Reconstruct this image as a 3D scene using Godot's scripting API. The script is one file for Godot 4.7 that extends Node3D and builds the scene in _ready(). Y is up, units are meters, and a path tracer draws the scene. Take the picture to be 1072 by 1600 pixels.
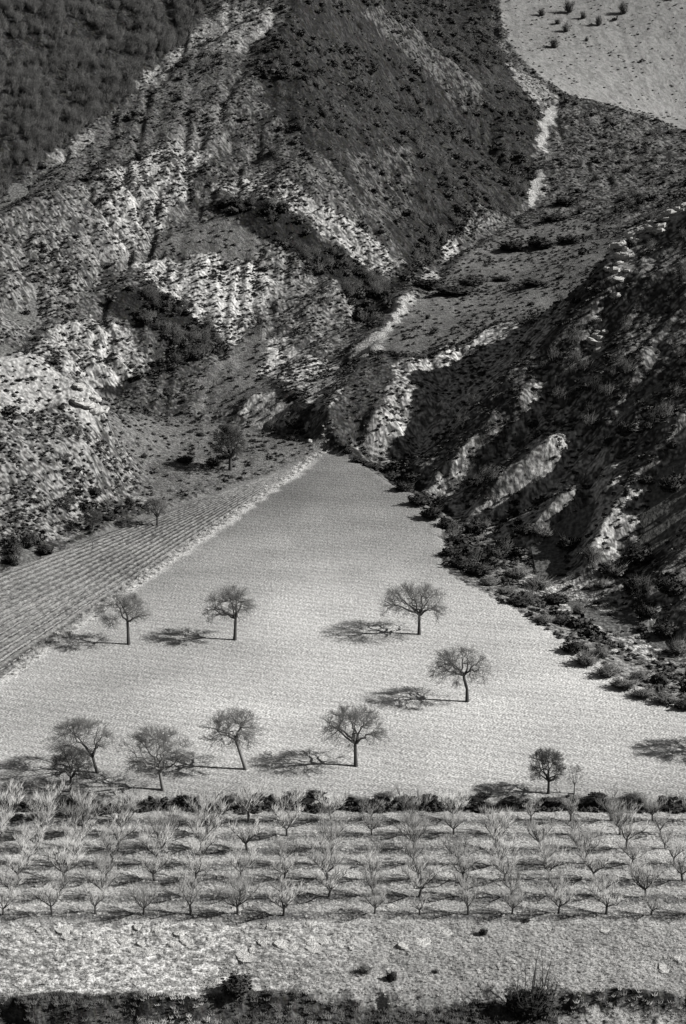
extends Node3D
# A dry mountain valley in black and white: fallow fields with bare trees, an orchard on low terraces, ravines and marl slopes behind.

const XA := -300.0
const XB := 320.0
const ZA := 150.0
const ZB := 1000.0
const UP := 100.0            # the camera stands at this height
const NX := 311              # two-metre grid
const NZ := 426

# ground cover: [pale tone, dark tone, share of pale, relief, tufts, shrubs, which sheet]
const COVER := {
	"hillside": [0.15, 0.045, 0.36, 0.8, 0.16, 0.016, 0],
	"brush": [0.050, 0.022, 0.30, 0.8, 0.05, 0.11, 0],
	"shaded scrub": [0.034, 0.016, 0.30, 0.5, 0.04, 0.55, 0],  # real scrub, its tone darkened further to paint in the scarps' shade
	"stony brush": [0.12, 0.025, 0.36, 1.1, 0.10, 0.05, 0],
	"forest": [0.055, 0.024, 0.35, 0.8, 0.0, 0.30, 0],
	"crest grass": [0.12, 0.045, 0.5, 0.6, 0.12, 0.03, 0],
	"pale crest": [0.26, 0.09, 0.55, 0.8, 0.10, 0.012, 0],
	"marl thin": [0.23, 0.055, 0.42, 1.0, 0.24, 0.012, 0],
	"marl": [0.36, 0.075, 0.56, 1.0, 0.26, 0.006, 0],
	"marl bright": [0.43, 0.09, 0.70, 0.8, 0.26, 0.004, 0],
	"bench grass": [0.16, 0.085, 0.5, 0.25, 0.10, 0.001, 1],
	"dry grass": [0.25, 0.08, 0.5, 0.3, 0.14, 0.006, 1],
	"plateau": [0.155, 0.095, 0.5, 0.3, 0.10, 0.0015, 1],
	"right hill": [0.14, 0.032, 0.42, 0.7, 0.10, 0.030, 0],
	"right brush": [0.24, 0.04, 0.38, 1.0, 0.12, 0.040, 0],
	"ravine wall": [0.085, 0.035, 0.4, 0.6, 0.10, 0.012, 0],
	"rib slope": [0.40, 0.095, 0.50, 0.9, 0.14, 0.035, 0],
	"scarp": [0.46, 0.12, 0.50, 1.2, 0.16, 0.012, 0],
	"scree": [0.195, 0.14, 0.6, 0.2, 0.02, 0.0012, 2],
	"gravel": [0.36, 0.24, 0.7, 0.3, 0.0, 0.0, 3],
	"stream stones": [0.42, 0.10, 0.5, 0.5, 0.06, 0.006, 3],
	"pale rock": [0.34, 0.16, 0.72, 0.8, 0.10, 0.003, 0],
	"knob": [0.25, 0.055, 0.45, 0.5, 0.40, 0.012, 0],
	"gully grass": [0.20, 0.06, 0.48, 0.4, 0.45, 0.09, 1],
	"stubble": [0.50, 0.30, 0.62, 0.0, 0.0, 0.0, 4],
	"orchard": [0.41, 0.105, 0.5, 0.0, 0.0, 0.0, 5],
	"lower slope": [0.44, 0.16, 0.5, 0.0, 0.0, 0.0, 6],
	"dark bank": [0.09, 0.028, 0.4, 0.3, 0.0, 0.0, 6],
}
const STUBBLE := 24
const SHEETS := ["hillside", "grass_bench", "scree_slope", "stream_bed", "stubble_field", "orchard_ground", "lower_grass_slope"]

var rows: Array = []          # heights on the two-metre grid, one packed row each
var fixed: Array = []         # the same, NAN where free
var fine := PackedFloat32Array()  # heights on the one-metre grid
var relief := PackedFloat32Array()
var fw := 0
var fh := 0
var cover := PackedByteArray()    # one-metre grid of cover numbers
var cover_names: Array = []
var cover_list: Array = []
var creases: Array = []
var fbm := FastNoiseLite.new()
var crag := FastNoiseLite.new()
var grain := FastNoiseLite.new()
var wide := FastNoiseLite.new()
var rng := RandomNumberGenerator.new()
var mats := {}
var used := {}


# ---------------------------------------------------------------- setting up
func _ready() -> void:
	var cam := Camera3D.new()
	cam.name = "camera"
	cam.position = Vector3(0, UP, 0)
	cam.rotation_degrees = Vector3(-10, 0, 0)
	cam.fov = 35.2
	cam.near = 1.0
	cam.far = 5000.0
	add_child(cam)
	cam.current = true
	var env := Environment.new()
	env.background_mode = Environment.BG_SKY
	var sky := Sky.new()
	var sm := ProceduralSkyMaterial.new()
	sm.sky_top_color = Color(0.46, 0.46, 0.46)
	sm.sky_horizon_color = Color(0.70, 0.70, 0.70)
	sm.ground_bottom_color = Color(0.3, 0.3, 0.3)
	sm.ground_horizon_color = Color(0.5, 0.5, 0.5)
	sm.sky_energy_multiplier = 0.62
	sky.sky_material = sm
	env.sky = sky
	env.tonemap_mode = Environment.TONE_MAPPER_LINEAR
	env.tonemap_exposure = 2.3
	env.sdfgi_enabled = true
	env.ssao_enabled = true
	env.ssil_enabled = true
	var we := WorldEnvironment.new()
	we.name = "daylight"
	we.environment = env
	add_child(we)
	var sun := DirectionalLight3D.new()
	sun.name = "sun"
	sun.light_energy = 1.6
	sun.light_color = Color(1.0, 0.995, 0.985)
	sun.light_angular_distance = 0.5
	sun.shadow_enabled = true
	var el := deg_to_rad(33.5)
	var az := deg_to_rad(-8.0)     # a little on the near side of square to the view
	var to_sun := Vector3(cos(el) * cos(az), sin(el), -cos(el) * sin(az))
	sun.basis = Basis.looking_at(-to_sun, Vector3.UP)
	add_child(sun)

	noises()
	materials()
	land()
	furrows()
	far_land()
	field_trees()
	orchard()
	shrubs()
	rocks()
	outcrops()
	scatter()


func noises() -> void:
	rng.seed = 71
	fbm.seed = 3; fbm.noise_type = FastNoiseLite.TYPE_SIMPLEX_SMOOTH; fbm.frequency = 0.11; fbm.fractal_octaves = 3
	crag.seed = 9; crag.noise_type = FastNoiseLite.TYPE_SIMPLEX_SMOOTH; crag.frequency = 0.055; crag.fractal_type = FastNoiseLite.FRACTAL_RIDGED; crag.fractal_octaves = 4
	grain.seed = 5; grain.noise_type = FastNoiseLite.TYPE_SIMPLEX; grain.frequency = 0.55; grain.fractal_octaves = 2
	wide.seed = 12; wide.noise_type = FastNoiseLite.TYPE_SIMPLEX_SMOOTH; wide.frequency = 0.03; wide.fractal_octaves = 3


func speckle(size: int, freq: float, low: float, high: float, oct := 4, stretch := 1.0, s := 1) -> ImageTexture:
	var n := FastNoiseLite.new()
	n.seed = s; n.frequency = freq; n.fractal_octaves = oct; n.noise_type = FastNoiseLite.TYPE_SIMPLEX_SMOOTH
	var im := n.get_seamless_image(size, int(size * stretch))
	im.convert(Image.FORMAT_RGB8)
	if stretch != 1.0:
		im.resize(size, size, Image.INTERPOLATE_CUBIC)
	im.adjust_bcs(1.0, 1.0, 0.0)
	var d := im.get_data()
	for i in d.size():
		d[i] = int(clampf(lerpf(low, high, smoothstep(0.2, 0.8, d[i] / 255.0)), 0.0, 1.0) * 255.0)
	return ImageTexture.create_from_image(Image.create_from_data(size, size, false, Image.FORMAT_RGB8, d))


func ground_material(tex: Texture2D, bump: Texture2D, scale: float, relief_cm: float) -> StandardMaterial3D:
	var m := StandardMaterial3D.new()
	m.vertex_color_use_as_albedo = true
	m.albedo_texture = tex
	m.roughness = 0.95
	m.metallic_specular = 0.15
	m.uv1_triplanar = true
	m.uv1_world_triplanar = true
	m.uv1_scale = Vector3(scale, scale, scale)
	if relief_cm > 0.0:
		m.heightmap_enabled = true
		m.heightmap_texture = bump
		m.heightmap_scale = relief_cm
	return m


func plain_material(c: float, rough := 0.9, tinted := false) -> StandardMaterial3D:
	var m := StandardMaterial3D.new()
	var s := Color(c, c * 0.99, c * 0.97).linear_to_srgb()
	m.albedo_color = s
	m.roughness = rough
	m.metallic_specular = 0.2
	m.vertex_color_use_as_albedo = tinted
	return m


func materials() -> void:
	var t_scrub := speckle(512, 0.025, 0.55, 1.0, 4, 1.0, 1)
	var t_field := speckle(1024, 0.038, 0.60, 1.0, 5, 1.9, 2)
	var t_grass := speckle(512, 0.04, 0.55, 1.0, 4, 1.3, 4)
	var t_scree := speckle(512, 0.05, 0.72, 1.0, 4, 1.0, 6)
	mats["hillside"] = ground_material(t_scrub, t_scrub, 0.07, 16.0)
	mats["grass_bench"] = ground_material(t_grass, t_grass, 0.08, 14.0)
	mats["scree_slope"] = ground_material(t_scree, t_scree, 0.06, 14.0)
	mats["stream_bed"] = ground_material(t_scrub, t_scrub, 0.10, 25.0)
	mats["stubble_field"] = ground_material(t_field, t_field, 0.047, 13.0)
	mats["orchard_ground"] = ground_material(t_grass, t_grass, 0.13, 9.0)
	mats["lower_grass_slope"] = ground_material(t_grass, t_grass, 0.12, 6.0)
	mats["bark"] = plain_material(0.045)
	mats["pale bark"] = plain_material(0.13)
	mats["limb bark"] = plain_material(0.05)
	mats["twig"] = plain_material(0.075)
	mats["dark twig"] = plain_material(0.035)
	mats["grey shoot"] = plain_material(0.19)
	mats["shoot"] = plain_material(0.32)
	mats["shrub"] = plain_material(1.0, 0.9, true)
	mats["tuft"] = plain_material(1.0, 0.9, true)
	var rock := ground_material(t_scrub, t_scrub, 0.35, 6.0)
	rock.vertex_color_use_as_albedo = false
	rock.albedo_color = Color(0.44, 0.436, 0.425).linear_to_srgb()
	mats["rock"] = rock
	mats["dark shrub"] = plain_material(0.030)
	mats["grey shrub"] = plain_material(0.085)


# ---------------------------------------------------------------- the shape of the land
func crease(_what: String, pts: Array) -> void:
	creases.append(pts)


func area(kind: String, poly: Array) -> void:
	var id := cover_names.find(kind)
	var lo := INF
	var hi := -INF
	for p: Vector2 in poly:
		lo = minf(lo, p.y)
		hi = maxf(hi, p.y)
	for r in range(maxi(0, int(ceil(lo - ZA))), mini(fh - 1, int(hi - ZA)) + 1):
		for span: Vector2 in spans(poly, r + ZA):
			for c in range(maxi(0, int(ceil(span.x - XA))), mini(fw - 1, int(span.y - XA)) + 1):
				cover[r * fw + c] = id


func spans(poly: Array, z: float) -> Array:
	var xs := PackedFloat32Array()
	var n := poly.size()
	for i in n:
		var a: Vector2 = poly[i]
		var b: Vector2 = poly[(i + 1) % n]
		if (a.y > z) != (b.y > z):
			xs.append(a.x + (b.x - a.x) * (z - a.y) / (b.y - a.y))
	xs.sort()
	var out := []
	for i in range(0, xs.size() - 1, 2):
		out.append(Vector2(xs[i], xs[i + 1]))
	return out


func land_at(x: float, z: float) -> float:
	# the worked land, whose levels are known: field, terrace bank, orchard terraces, lower slope and the dark bank below it
	var wob := fbm.get_noise_2d(x * 0.9, 7.0)
	var zb := 228.3 + wob * 1.6
	var t := smoothstep(zb - 0.7, zb + 0.5, z)
	var field := 0.158 * maxf(z, 228.0) - 119.3
	if t >= 1.0:
		return field + UP
	var k := (z - 192.5 + 0.9) / 5.0
	var step := k - floorf(k)
	var lip := (step - smoothstep(0.0, 0.16, step)) * -0.45 if k > 0.0 and k < 7.0 else 0.0
	var orch := 0.035 * z - 92.9 + lip + wide.get_noise_2d(x * 2.0, z * 2.0) * 0.18
	var low := -86.2 - 0.25 * (191.5 - z) + wide.get_noise_2d(x * 3.0, z * 3.0) * 0.45 + fbm.get_noise_2d(x * 3.0, z * 5.0) * 0.16
	var s := smoothstep(190.6, 192.2, z)
	var h := lerpf(low, orch, s)
	# the bank at the bottom: a broken edge
	var edge := 179.2 + wide.get_noise_2d(x * 1.3, 31.0) * 1.4 + fbm.get_noise_2d(x * 1.5, 3.0) * 0.8
	edge -= 1.6 * smoothstep(-28.0, -30.5, x) * smoothstep(-40.0, -36.0, x) + 1.2 * smoothstep(-21.0, -15.0, -absf(x + 21.0))
	edge -= 0.9 * smoothstep(25.0, 28.0, x)
	var e := smoothstep(edge - 0.9, edge + 0.25, z)
	if e < 1.0:
		var deep := -92.3 - 0.55 * (177.0 - z) + crag.get_noise_2d(x * 3.0, z * 3.0) * 0.7
		h = lerpf(minf(deep, h), h, e)
	return lerpf(h, field, t) + UP


func solve_row(r: int, src: Array, cell: float, dst: Array) -> void:
	var cur: PackedFloat32Array = src[r]
	var above: PackedFloat32Array = src[maxi(r - 1, 0)]
	var below: PackedFloat32Array = src[mini(r + 1, src.size() - 1)]
	var fx: PackedFloat32Array = fixed[r]
	var n := cur.size()
	var out := PackedFloat32Array()
	out.resize(n)
	for c in n:
		var f := fx[c]
		if is_nan(f):
			out[c] = 0.25 * (above[c] + below[c] + cur[maxi(c - 1, 0)] + cur[mini(c + 1, n - 1)])
		else:
			out[c] = f
	dst[r] = out


func solve() -> void:
	var cell := 16
	for its in [300, 150, 80, 50]:
		var nx: int = int(XB - XA) / cell + 1
		var nz: int = int(ZB - ZA) / cell + 1
		var total := []
		var count := []
		fixed = []
		for r in nz:
			var z := ZA + cell * r
			var fx := PackedFloat32Array()
			fx.resize(nx)
			fx.fill(NAN)
			for span: Vector2 in spans(FIELD_EDGE, z):
				for c in range(maxi(0, int(ceil((span.x - XA) / cell))), mini(nx - 1, int((span.y - XA) / cell)) + 1):
					fx[c] = 0.158 * z - 119.3 + UP
			if z >= 179.5 and z < 228.4:
				for c in nx:
					var x := XA + cell * c
					if x > -150.0 and x < 110.0:
						fx[c] = (0.035 * z - 92.9 if z >= 191.5 else -86.2 - 0.25 * (191.5 - z)) + UP
			fixed.append(fx)
			var a := PackedFloat32Array()
			a.resize(nx)
			total.append(a)
			count.append(a.duplicate())
		for pts: Array in creases:
			for i in pts.size() - 1:
				var p: Vector3 = pts[i]
				var q: Vector3 = pts[i + 1]
				var k := maxi(1, int(ceil(Vector2(q.x - p.x, q.z - p.z).length() / cell * 1.5)))
				for j in k + 1:
					var v := p.lerp(q, float(j) / k)
					var c := int(floor((v.x - XA) / cell + 0.5))
					var r := int(floor((v.z - ZA) / cell + 0.5))
					if c >= 0 and c < nx and r >= 0 and r < nz and is_nan(fixed[r][c]):
						total[r][c] += v.y
						count[r][c] += 1.0
		var h := []
		for r in nz:
			var line := PackedFloat32Array()
			line.resize(nx)
			for c in nx:
				if count[r][c] > 0.0:
					fixed[r][c] = total[r][c] / count[r][c]
				if not is_nan(fixed[r][c]):
					line[c] = fixed[r][c]
				elif rows.is_empty():
					line[c] = 60.0
				else:
					var r0 := mini(r / 2, rows.size() - 1)
					var r1 := mini(r0 + (r & 1), rows.size() - 1)
					var w: int = rows[0].size() - 1
					var c0 := mini(c / 2, w)
					var c1 := mini(c0 + (c & 1), w)
					line[c] = 0.25 * (rows[r0][c0] + rows[r0][c1] + rows[r1][c0] + rows[r1][c1])
			h.append(line)
		for i in its:
			var next := []
			next.resize(nz)
			var src := h
			if nz > 60:
				var task := WorkerThreadPool.add_group_task(func(r: int) -> void: solve_row(r, src, cell, next), nz)
				WorkerThreadPool.wait_for_group_task_completion(task)
			else:
				for r in nz:
					solve_row(r, src, cell, next)
			h = next
		rows = h
		cell /= 2


func erode() -> void:
	# weathering: noise on the wild slopes, then water that gathers downhill and cuts
	var weight := []
	for r in NZ:
		var line: PackedFloat32Array = rows[r]
		var w := PackedFloat32Array()
		w.resize(NX)
		for c in NX:
			var id := cover[mini(r * 2, fh - 1) * fw + mini(c * 2, fw - 1)]
			w[c] = cover_list[id][3]
			var x := XA + 2.0 * c
			var z := ZA + 2.0 * r
			line[c] += w[c] * (crag.get_noise_2d(x * 0.5, z * 0.5) * 2.0 + fbm.get_noise_2d(x * 0.5, z * 0.5) * 1.3)
		rows[r] = line
		weight.append(w)
	for k in 2:
		var soft := []
		for r in NZ:
			var line: PackedFloat32Array = (rows[r] as PackedFloat32Array).duplicate()
			var up: PackedFloat32Array = rows[maxi(r - 1, 0)]
			var down: PackedFloat32Array = rows[mini(r + 1, NZ - 1)]
			var own: PackedFloat32Array = rows[r]
			var w: PackedFloat32Array = weight[r]
			for c in range(1, NX - 1):
				if w[c] > 0.0:
					line[c] = own[c] * 0.5 + (own[c - 1] + own[c + 1] + up[c] + down[c]) * 0.125
			soft.append(line)
		rows = soft
	for pass_ in 3:
		var keys := PackedInt64Array()
		keys.resize(NX * NZ)
		var flat := PackedFloat32Array()
		for r in NZ:
			flat.append_array(rows[r])
		for i in NX * NZ:
			keys[i] = (int(flat[i] * 1000.0 + 400000.0) << 20) | i
		keys.sort()
		var flow := PackedFloat32Array()
		flow.resize(NX * NZ)
		flow.fill(1.0)
		var cut := PackedFloat32Array()
		cut.resize(NX * NZ)
		var steps := [-NX - 1, -NX, -NX + 1, -1, 1, NX - 1, NX, NX + 1]
		for k in range(keys.size() - 1, -1, -1):
			var i := keys[k] & 0xFFFFF
			var c := i % NX
			var r := i / NX
			if c == 0 or r == 0 or c == NX - 1 or r == NZ - 1:
				continue
			var best := 0.0
			var to := -1
			var here := flat[i]
			for s in 8:
				var j: int = i + steps[s]
				var drop := here - flat[j]
				if s == 0 or s == 2 or s == 5 or s == 7:
					drop *= 0.707
				drop *= 0.6 + 0.8 * absf(sin(i * 12.9898 + s * 78.233 + pass_ * 3.7))
				if drop > best:
					best = drop
					to = j
			if to >= 0:
				flow[to] += flow[i]
				cut[i] = minf(0.15 * log(flow[i]) * minf(1.0, best * 0.6), 0.9)
		for r in NZ:
			var line: PackedFloat32Array = rows[r]
			var w: PackedFloat32Array = weight[r]
			for c in NX:
				line[c] -= cut[r * NX + c] * w[c]
			rows[r] = line


func to_fine() -> void:
	var bytes := PackedByteArray()
	var rb := PackedFloat32Array()
	for r in NZ:
		bytes.append_array((rows[r] as PackedFloat32Array).to_byte_array())
		for c in NX:
			rb.append(cover_list[cover[mini(r * 2, fh - 1) * fw + mini(c * 2, fw - 1)]][3])
	var im := Image.create_from_data(NX, NZ, false, Image.FORMAT_RF, bytes)
	im.resize(NX * 2, NZ * 2, Image.INTERPOLATE_CUBIC)
	fine = im.get_data().to_float32_array()
	im = Image.create_from_data(NX, NZ, false, Image.FORMAT_RF, rb.to_byte_array())
	im.resize(NX / 2, NZ / 2, Image.INTERPOLATE_BILINEAR)
	im.resize(NX * 2, NZ * 2, Image.INTERPOLATE_BILINEAR)
	relief = im.get_data().to_float32_array()


func height(x: float, z: float) -> float:
	var fx := clampf(x - XA + 0.5, 0.0, NX * 2 - 1.01)
	var fz := clampf(z - ZA + 0.5, 0.0, NZ * 2 - 1.01)
	var c := int(fx)
	var r := int(fz)
	fx -= c
	fz -= r
	var i := r * NX * 2 + c
	var j := i + NX * 2
	var h := lerpf(lerpf(fine[i], fine[i + 1], fx), lerpf(fine[j], fine[j + 1], fx), fz)
	var k := relief[i]
	if k > 0.02:
		h += k * (crag.get_noise_2d(x * 3.1, z * 3.1) * 0.20 + fbm.get_noise_2d(x * 7.0, z * 7.0) * 0.20)
	if z < 231.0:
		var side := smoothstep(-150.0, -135.0, x) * smoothstep(112.0, 100.0, x) * smoothstep(231.0, 229.5, z)
		if side > 0.0:
			h = lerpf(h, land_at(x, z), side)
	return h


func cover_at(x: float, z: float) -> int:
	return cover[clampi(int(z - ZA + 0.5), 0, fh - 1) * fw + clampi(int(x - XA + 0.5), 0, fw - 1)]


# the two sides of the furrowed strip, from its low end to its top
const STRIP_A := [Vector2(-82.4, 212.0), Vector2(-7.3, 398.0)]
const STRIP_C := [Vector2(-122.0, 256.0), Vector2(-16.5, 385.0)]


func worked_cover(x: float, z: float) -> String:
	if z < 229.6:
		var wob := fbm.get_noise_2d(x * 0.9, 7.0) * 1.6
		if z > 228.3 + wob:
			return "stubble"
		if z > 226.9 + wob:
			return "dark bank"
		if z > 191.2:
			return "orchard"
		var edge := 178.9 + wide.get_noise_2d(x * 1.3, 31.0) * 1.4
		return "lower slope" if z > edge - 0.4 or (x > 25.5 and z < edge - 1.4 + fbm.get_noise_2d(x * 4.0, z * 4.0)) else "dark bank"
	return "stubble"


func land() -> void:
	fw = int(XB - XA) + 1
	fh = int(ZB - ZA) + 1
	cover.resize(fw * fh)
	for k: String in COVER:
		cover_names.append(k)
		cover_list.append(COVER[k])
	ground_cover()
	area("stubble", FIELD_EDGE)
	ground_cover_again()
	land_lines()
	solve()
	erode()
	to_fine()
	build_sheets()


func ground_cover_again() -> void:
	# the meadow, the verge and the hedge bank lie over the field's outline; the worked land in front has its own covers
	for r in range(0, 82):
		for c in range(140, 420):
			cover[r * fw + c] = cover_names.find(worked_cover(c + XA, r + ZA))


const COLS := 500
var line_z := PackedFloat32Array()
var vert_rows: Array = []
var norm_rows: Array = []
var tint_rows: Array = []
var kind_rows: Array = []


func row_x(r: int, c: int) -> float:
	var half := line_z[r] * 0.258 + 5.0
	return lerpf(-half, half, float(c) / (COLS - 1))


func make_row(r: int) -> void:
	var z := line_z[r]
	var v := PackedVector3Array()
	var n := PackedVector3Array()
	var t := PackedColorArray()
	var kinds := PackedByteArray()
	v.resize(COLS); n.resize(COLS); t.resize(COLS); kinds.resize(COLS)
	for c in COLS:
		var x := row_x(r, c)
		v[c] = Vector3(x, height(x, z), -z)
	for c in COLS:
		var x := v[c].x
		var e := 0.3 + z * 0.0006
		var gx := (height(x + e, z) - height(x - e, z)) / (2.0 * e)
		var gz := (height(x, z + e) - height(x, z - e)) / (2.0 * e)
		n[c] = Vector3(-gx, 1.0, gz).normalized()
		var jx := x + wide.get_noise_2d(x * 4.0, z * 4.0) * 3.0
		var jz := z + wide.get_noise_2d(x * 4.0 + 500.0, z * 4.0) * 3.0
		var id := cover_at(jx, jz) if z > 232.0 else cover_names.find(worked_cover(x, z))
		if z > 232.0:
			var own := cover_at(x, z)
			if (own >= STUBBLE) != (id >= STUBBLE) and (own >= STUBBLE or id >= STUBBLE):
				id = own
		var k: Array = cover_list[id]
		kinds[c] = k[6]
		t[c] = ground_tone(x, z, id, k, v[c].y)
	vert_rows[r] = v
	norm_rows[r] = n
	tint_rows[r] = t
	kind_rows[r] = kinds


func ground_tone(x: float, z: float, id: int, k: Array, y: float) -> Color:
	var q := 0.0
	var tone := 0.0
	var name: String = cover_names[id]
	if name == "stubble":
		var streak := fbm.get_noise_2d(x * 4.0 + z * 1.3, z * 9.0) * 0.55 + grain.get_noise_2d(x * 2.3 - z * 0.9, z * 1.9 + x * 0.8) * 0.45
		q = clampf(0.62 + streak * 0.5 + 0.13 * sin((z + 0.3 * x + 0.5 * fbm.get_noise_2d(x * 0.5, z * 0.5)) * TAU / 1.9), 0.0, 1.0)
		q = clampf(q + 0.14 * wide.get_noise_2d(x * 0.9 + z * 0.35, z * 5.0), 0.0, 1.0)
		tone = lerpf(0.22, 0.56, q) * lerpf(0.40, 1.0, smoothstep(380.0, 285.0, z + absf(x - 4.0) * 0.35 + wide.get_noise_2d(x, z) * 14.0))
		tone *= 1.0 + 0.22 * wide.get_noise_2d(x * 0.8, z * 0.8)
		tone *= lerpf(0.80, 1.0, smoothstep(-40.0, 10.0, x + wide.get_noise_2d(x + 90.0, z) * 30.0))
		var rel := Vector2(x + fbm.get_noise_2d(x, z) * 1.2, z) - STRIP_A[0]
		var dir: Vector2 = (STRIP_A[1] - STRIP_A[0]).normalized()
		var side := rel.x * dir.y - rel.y * dir.x
		var along := rel.dot(dir)
		var rim := smoothstep(-0.8, 0.6, side) * smoothstep(2.9, 1.2, side + fbm.get_noise_2d(x * 2.0, z * 2.0) * 1.2) * smoothstep(206.0, 190.0, along)
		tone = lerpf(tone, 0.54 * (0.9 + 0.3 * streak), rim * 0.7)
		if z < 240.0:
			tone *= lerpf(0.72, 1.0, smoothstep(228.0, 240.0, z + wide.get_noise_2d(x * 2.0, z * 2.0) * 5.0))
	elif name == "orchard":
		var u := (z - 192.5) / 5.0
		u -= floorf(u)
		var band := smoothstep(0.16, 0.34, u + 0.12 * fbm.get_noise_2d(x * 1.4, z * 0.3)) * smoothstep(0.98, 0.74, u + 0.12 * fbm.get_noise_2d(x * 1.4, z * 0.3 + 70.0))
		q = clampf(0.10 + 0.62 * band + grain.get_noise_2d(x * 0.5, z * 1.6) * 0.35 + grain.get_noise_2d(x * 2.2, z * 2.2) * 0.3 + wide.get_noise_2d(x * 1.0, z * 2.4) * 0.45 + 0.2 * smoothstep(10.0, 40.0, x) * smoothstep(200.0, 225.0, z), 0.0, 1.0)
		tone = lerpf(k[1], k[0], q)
	elif name == "lower slope":
		var tuft := grain.get_noise_2d(x * 0.8, z * 1.6) * lerpf(0.35, 1.0, smoothstep(14.0, -14.0, x)) + grain.get_noise_2d(x * 2.4 + z * 0.8, z * 2.4) * 0.5
		var left := smoothstep(12.0, -16.0, x)
		q = clampf(0.45 + tuft * lerpf(0.5, 0.8, left) + 0.12 * left + wide.get_noise_2d(x * 1.6, z * 2.6) * 0.35, 0.0, 1.0)
		q = lerpf(q, smoothstep(0.34, 0.88, q), 0.85 * left)
		tone = lerpf(k[1], k[0] * lerpf(0.85, 1.28, left), q)
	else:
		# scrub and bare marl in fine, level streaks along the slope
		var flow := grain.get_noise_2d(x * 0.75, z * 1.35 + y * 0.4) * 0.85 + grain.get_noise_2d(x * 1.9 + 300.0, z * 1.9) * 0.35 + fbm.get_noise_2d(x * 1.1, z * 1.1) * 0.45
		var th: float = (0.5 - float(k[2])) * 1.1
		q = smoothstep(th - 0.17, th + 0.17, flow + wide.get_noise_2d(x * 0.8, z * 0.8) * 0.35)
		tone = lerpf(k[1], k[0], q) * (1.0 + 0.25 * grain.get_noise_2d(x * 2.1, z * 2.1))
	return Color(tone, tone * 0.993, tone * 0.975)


func build_sheets() -> void:
	var z := 166.0
	while z < 960.0:
		line_z.append(z)
		z += z * 0.00148
	var n := line_z.size()
	vert_rows.resize(n); norm_rows.resize(n); tint_rows.resize(n); kind_rows.resize(n)
	var task := WorkerThreadPool.add_group_task(make_row, n)
	WorkerThreadPool.wait_for_group_task_completion(task)
	sheet_arrays.resize(SHEETS.size())
	task = WorkerThreadPool.add_group_task(make_sheet, SHEETS.size())
	WorkerThreadPool.wait_for_group_task_completion(task)
	for i in SHEETS.size():
		var a: Array = sheet_arrays[i]
		if a.is_empty():
			continue
		var m := ArrayMesh.new()
		m.add_surface_from_arrays(Mesh.PRIMITIVE_TRIANGLES, a)
		var o := MeshInstance3D.new()
		o.name = SHEETS[i]
		o.mesh = m
		o.material_override = null
		m.surface_set_material(0, mats[SHEETS[i]])
		o.set_meta("kind", "structure")
		add_child(o, true)
	vert_rows = []; norm_rows = []; tint_rows = []; kind_rows = []; sheet_arrays = []


var sheet_arrays: Array = []


func make_sheet(kind: int) -> void:
	var at := PackedInt32Array()
	var n := line_z.size()
	at.resize(n * COLS)
	at.fill(-1)
	var v := PackedVector3Array()
	var nn := PackedVector3Array()
	var t := PackedColorArray()
	var ix := PackedInt32Array()
	for r in n - 1:
		var kr: PackedByteArray = kind_rows[r]
		for c in COLS - 1:
			if kr[c] != kind:
				continue
			for k in 4:
				var rr := r + (k >> 1)
				var cc := c + (k & 1)
				var g := rr * COLS + cc
				if at[g] < 0:
					at[g] = v.size()
					v.append(vert_rows[rr][cc])
					nn.append(norm_rows[rr][cc])
					t.append(tint_rows[rr][cc])
			var i0 := at[r * COLS + c]
			var i1 := at[r * COLS + c + 1]
			var i2 := at[(r + 1) * COLS + c]
			var i3 := at[(r + 1) * COLS + c + 1]
			ix.append_array([i0, i2, i1, i1, i2, i3])
	if v.is_empty():
		sheet_arrays[kind] = []
		return
	var a := []
	a.resize(Mesh.ARRAY_MAX)
	a[Mesh.ARRAY_VERTEX] = v
	a[Mesh.ARRAY_NORMAL] = nn
	a[Mesh.ARRAY_COLOR] = t
	a[Mesh.ARRAY_INDEX] = ix
	sheet_arrays[kind] = a


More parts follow.
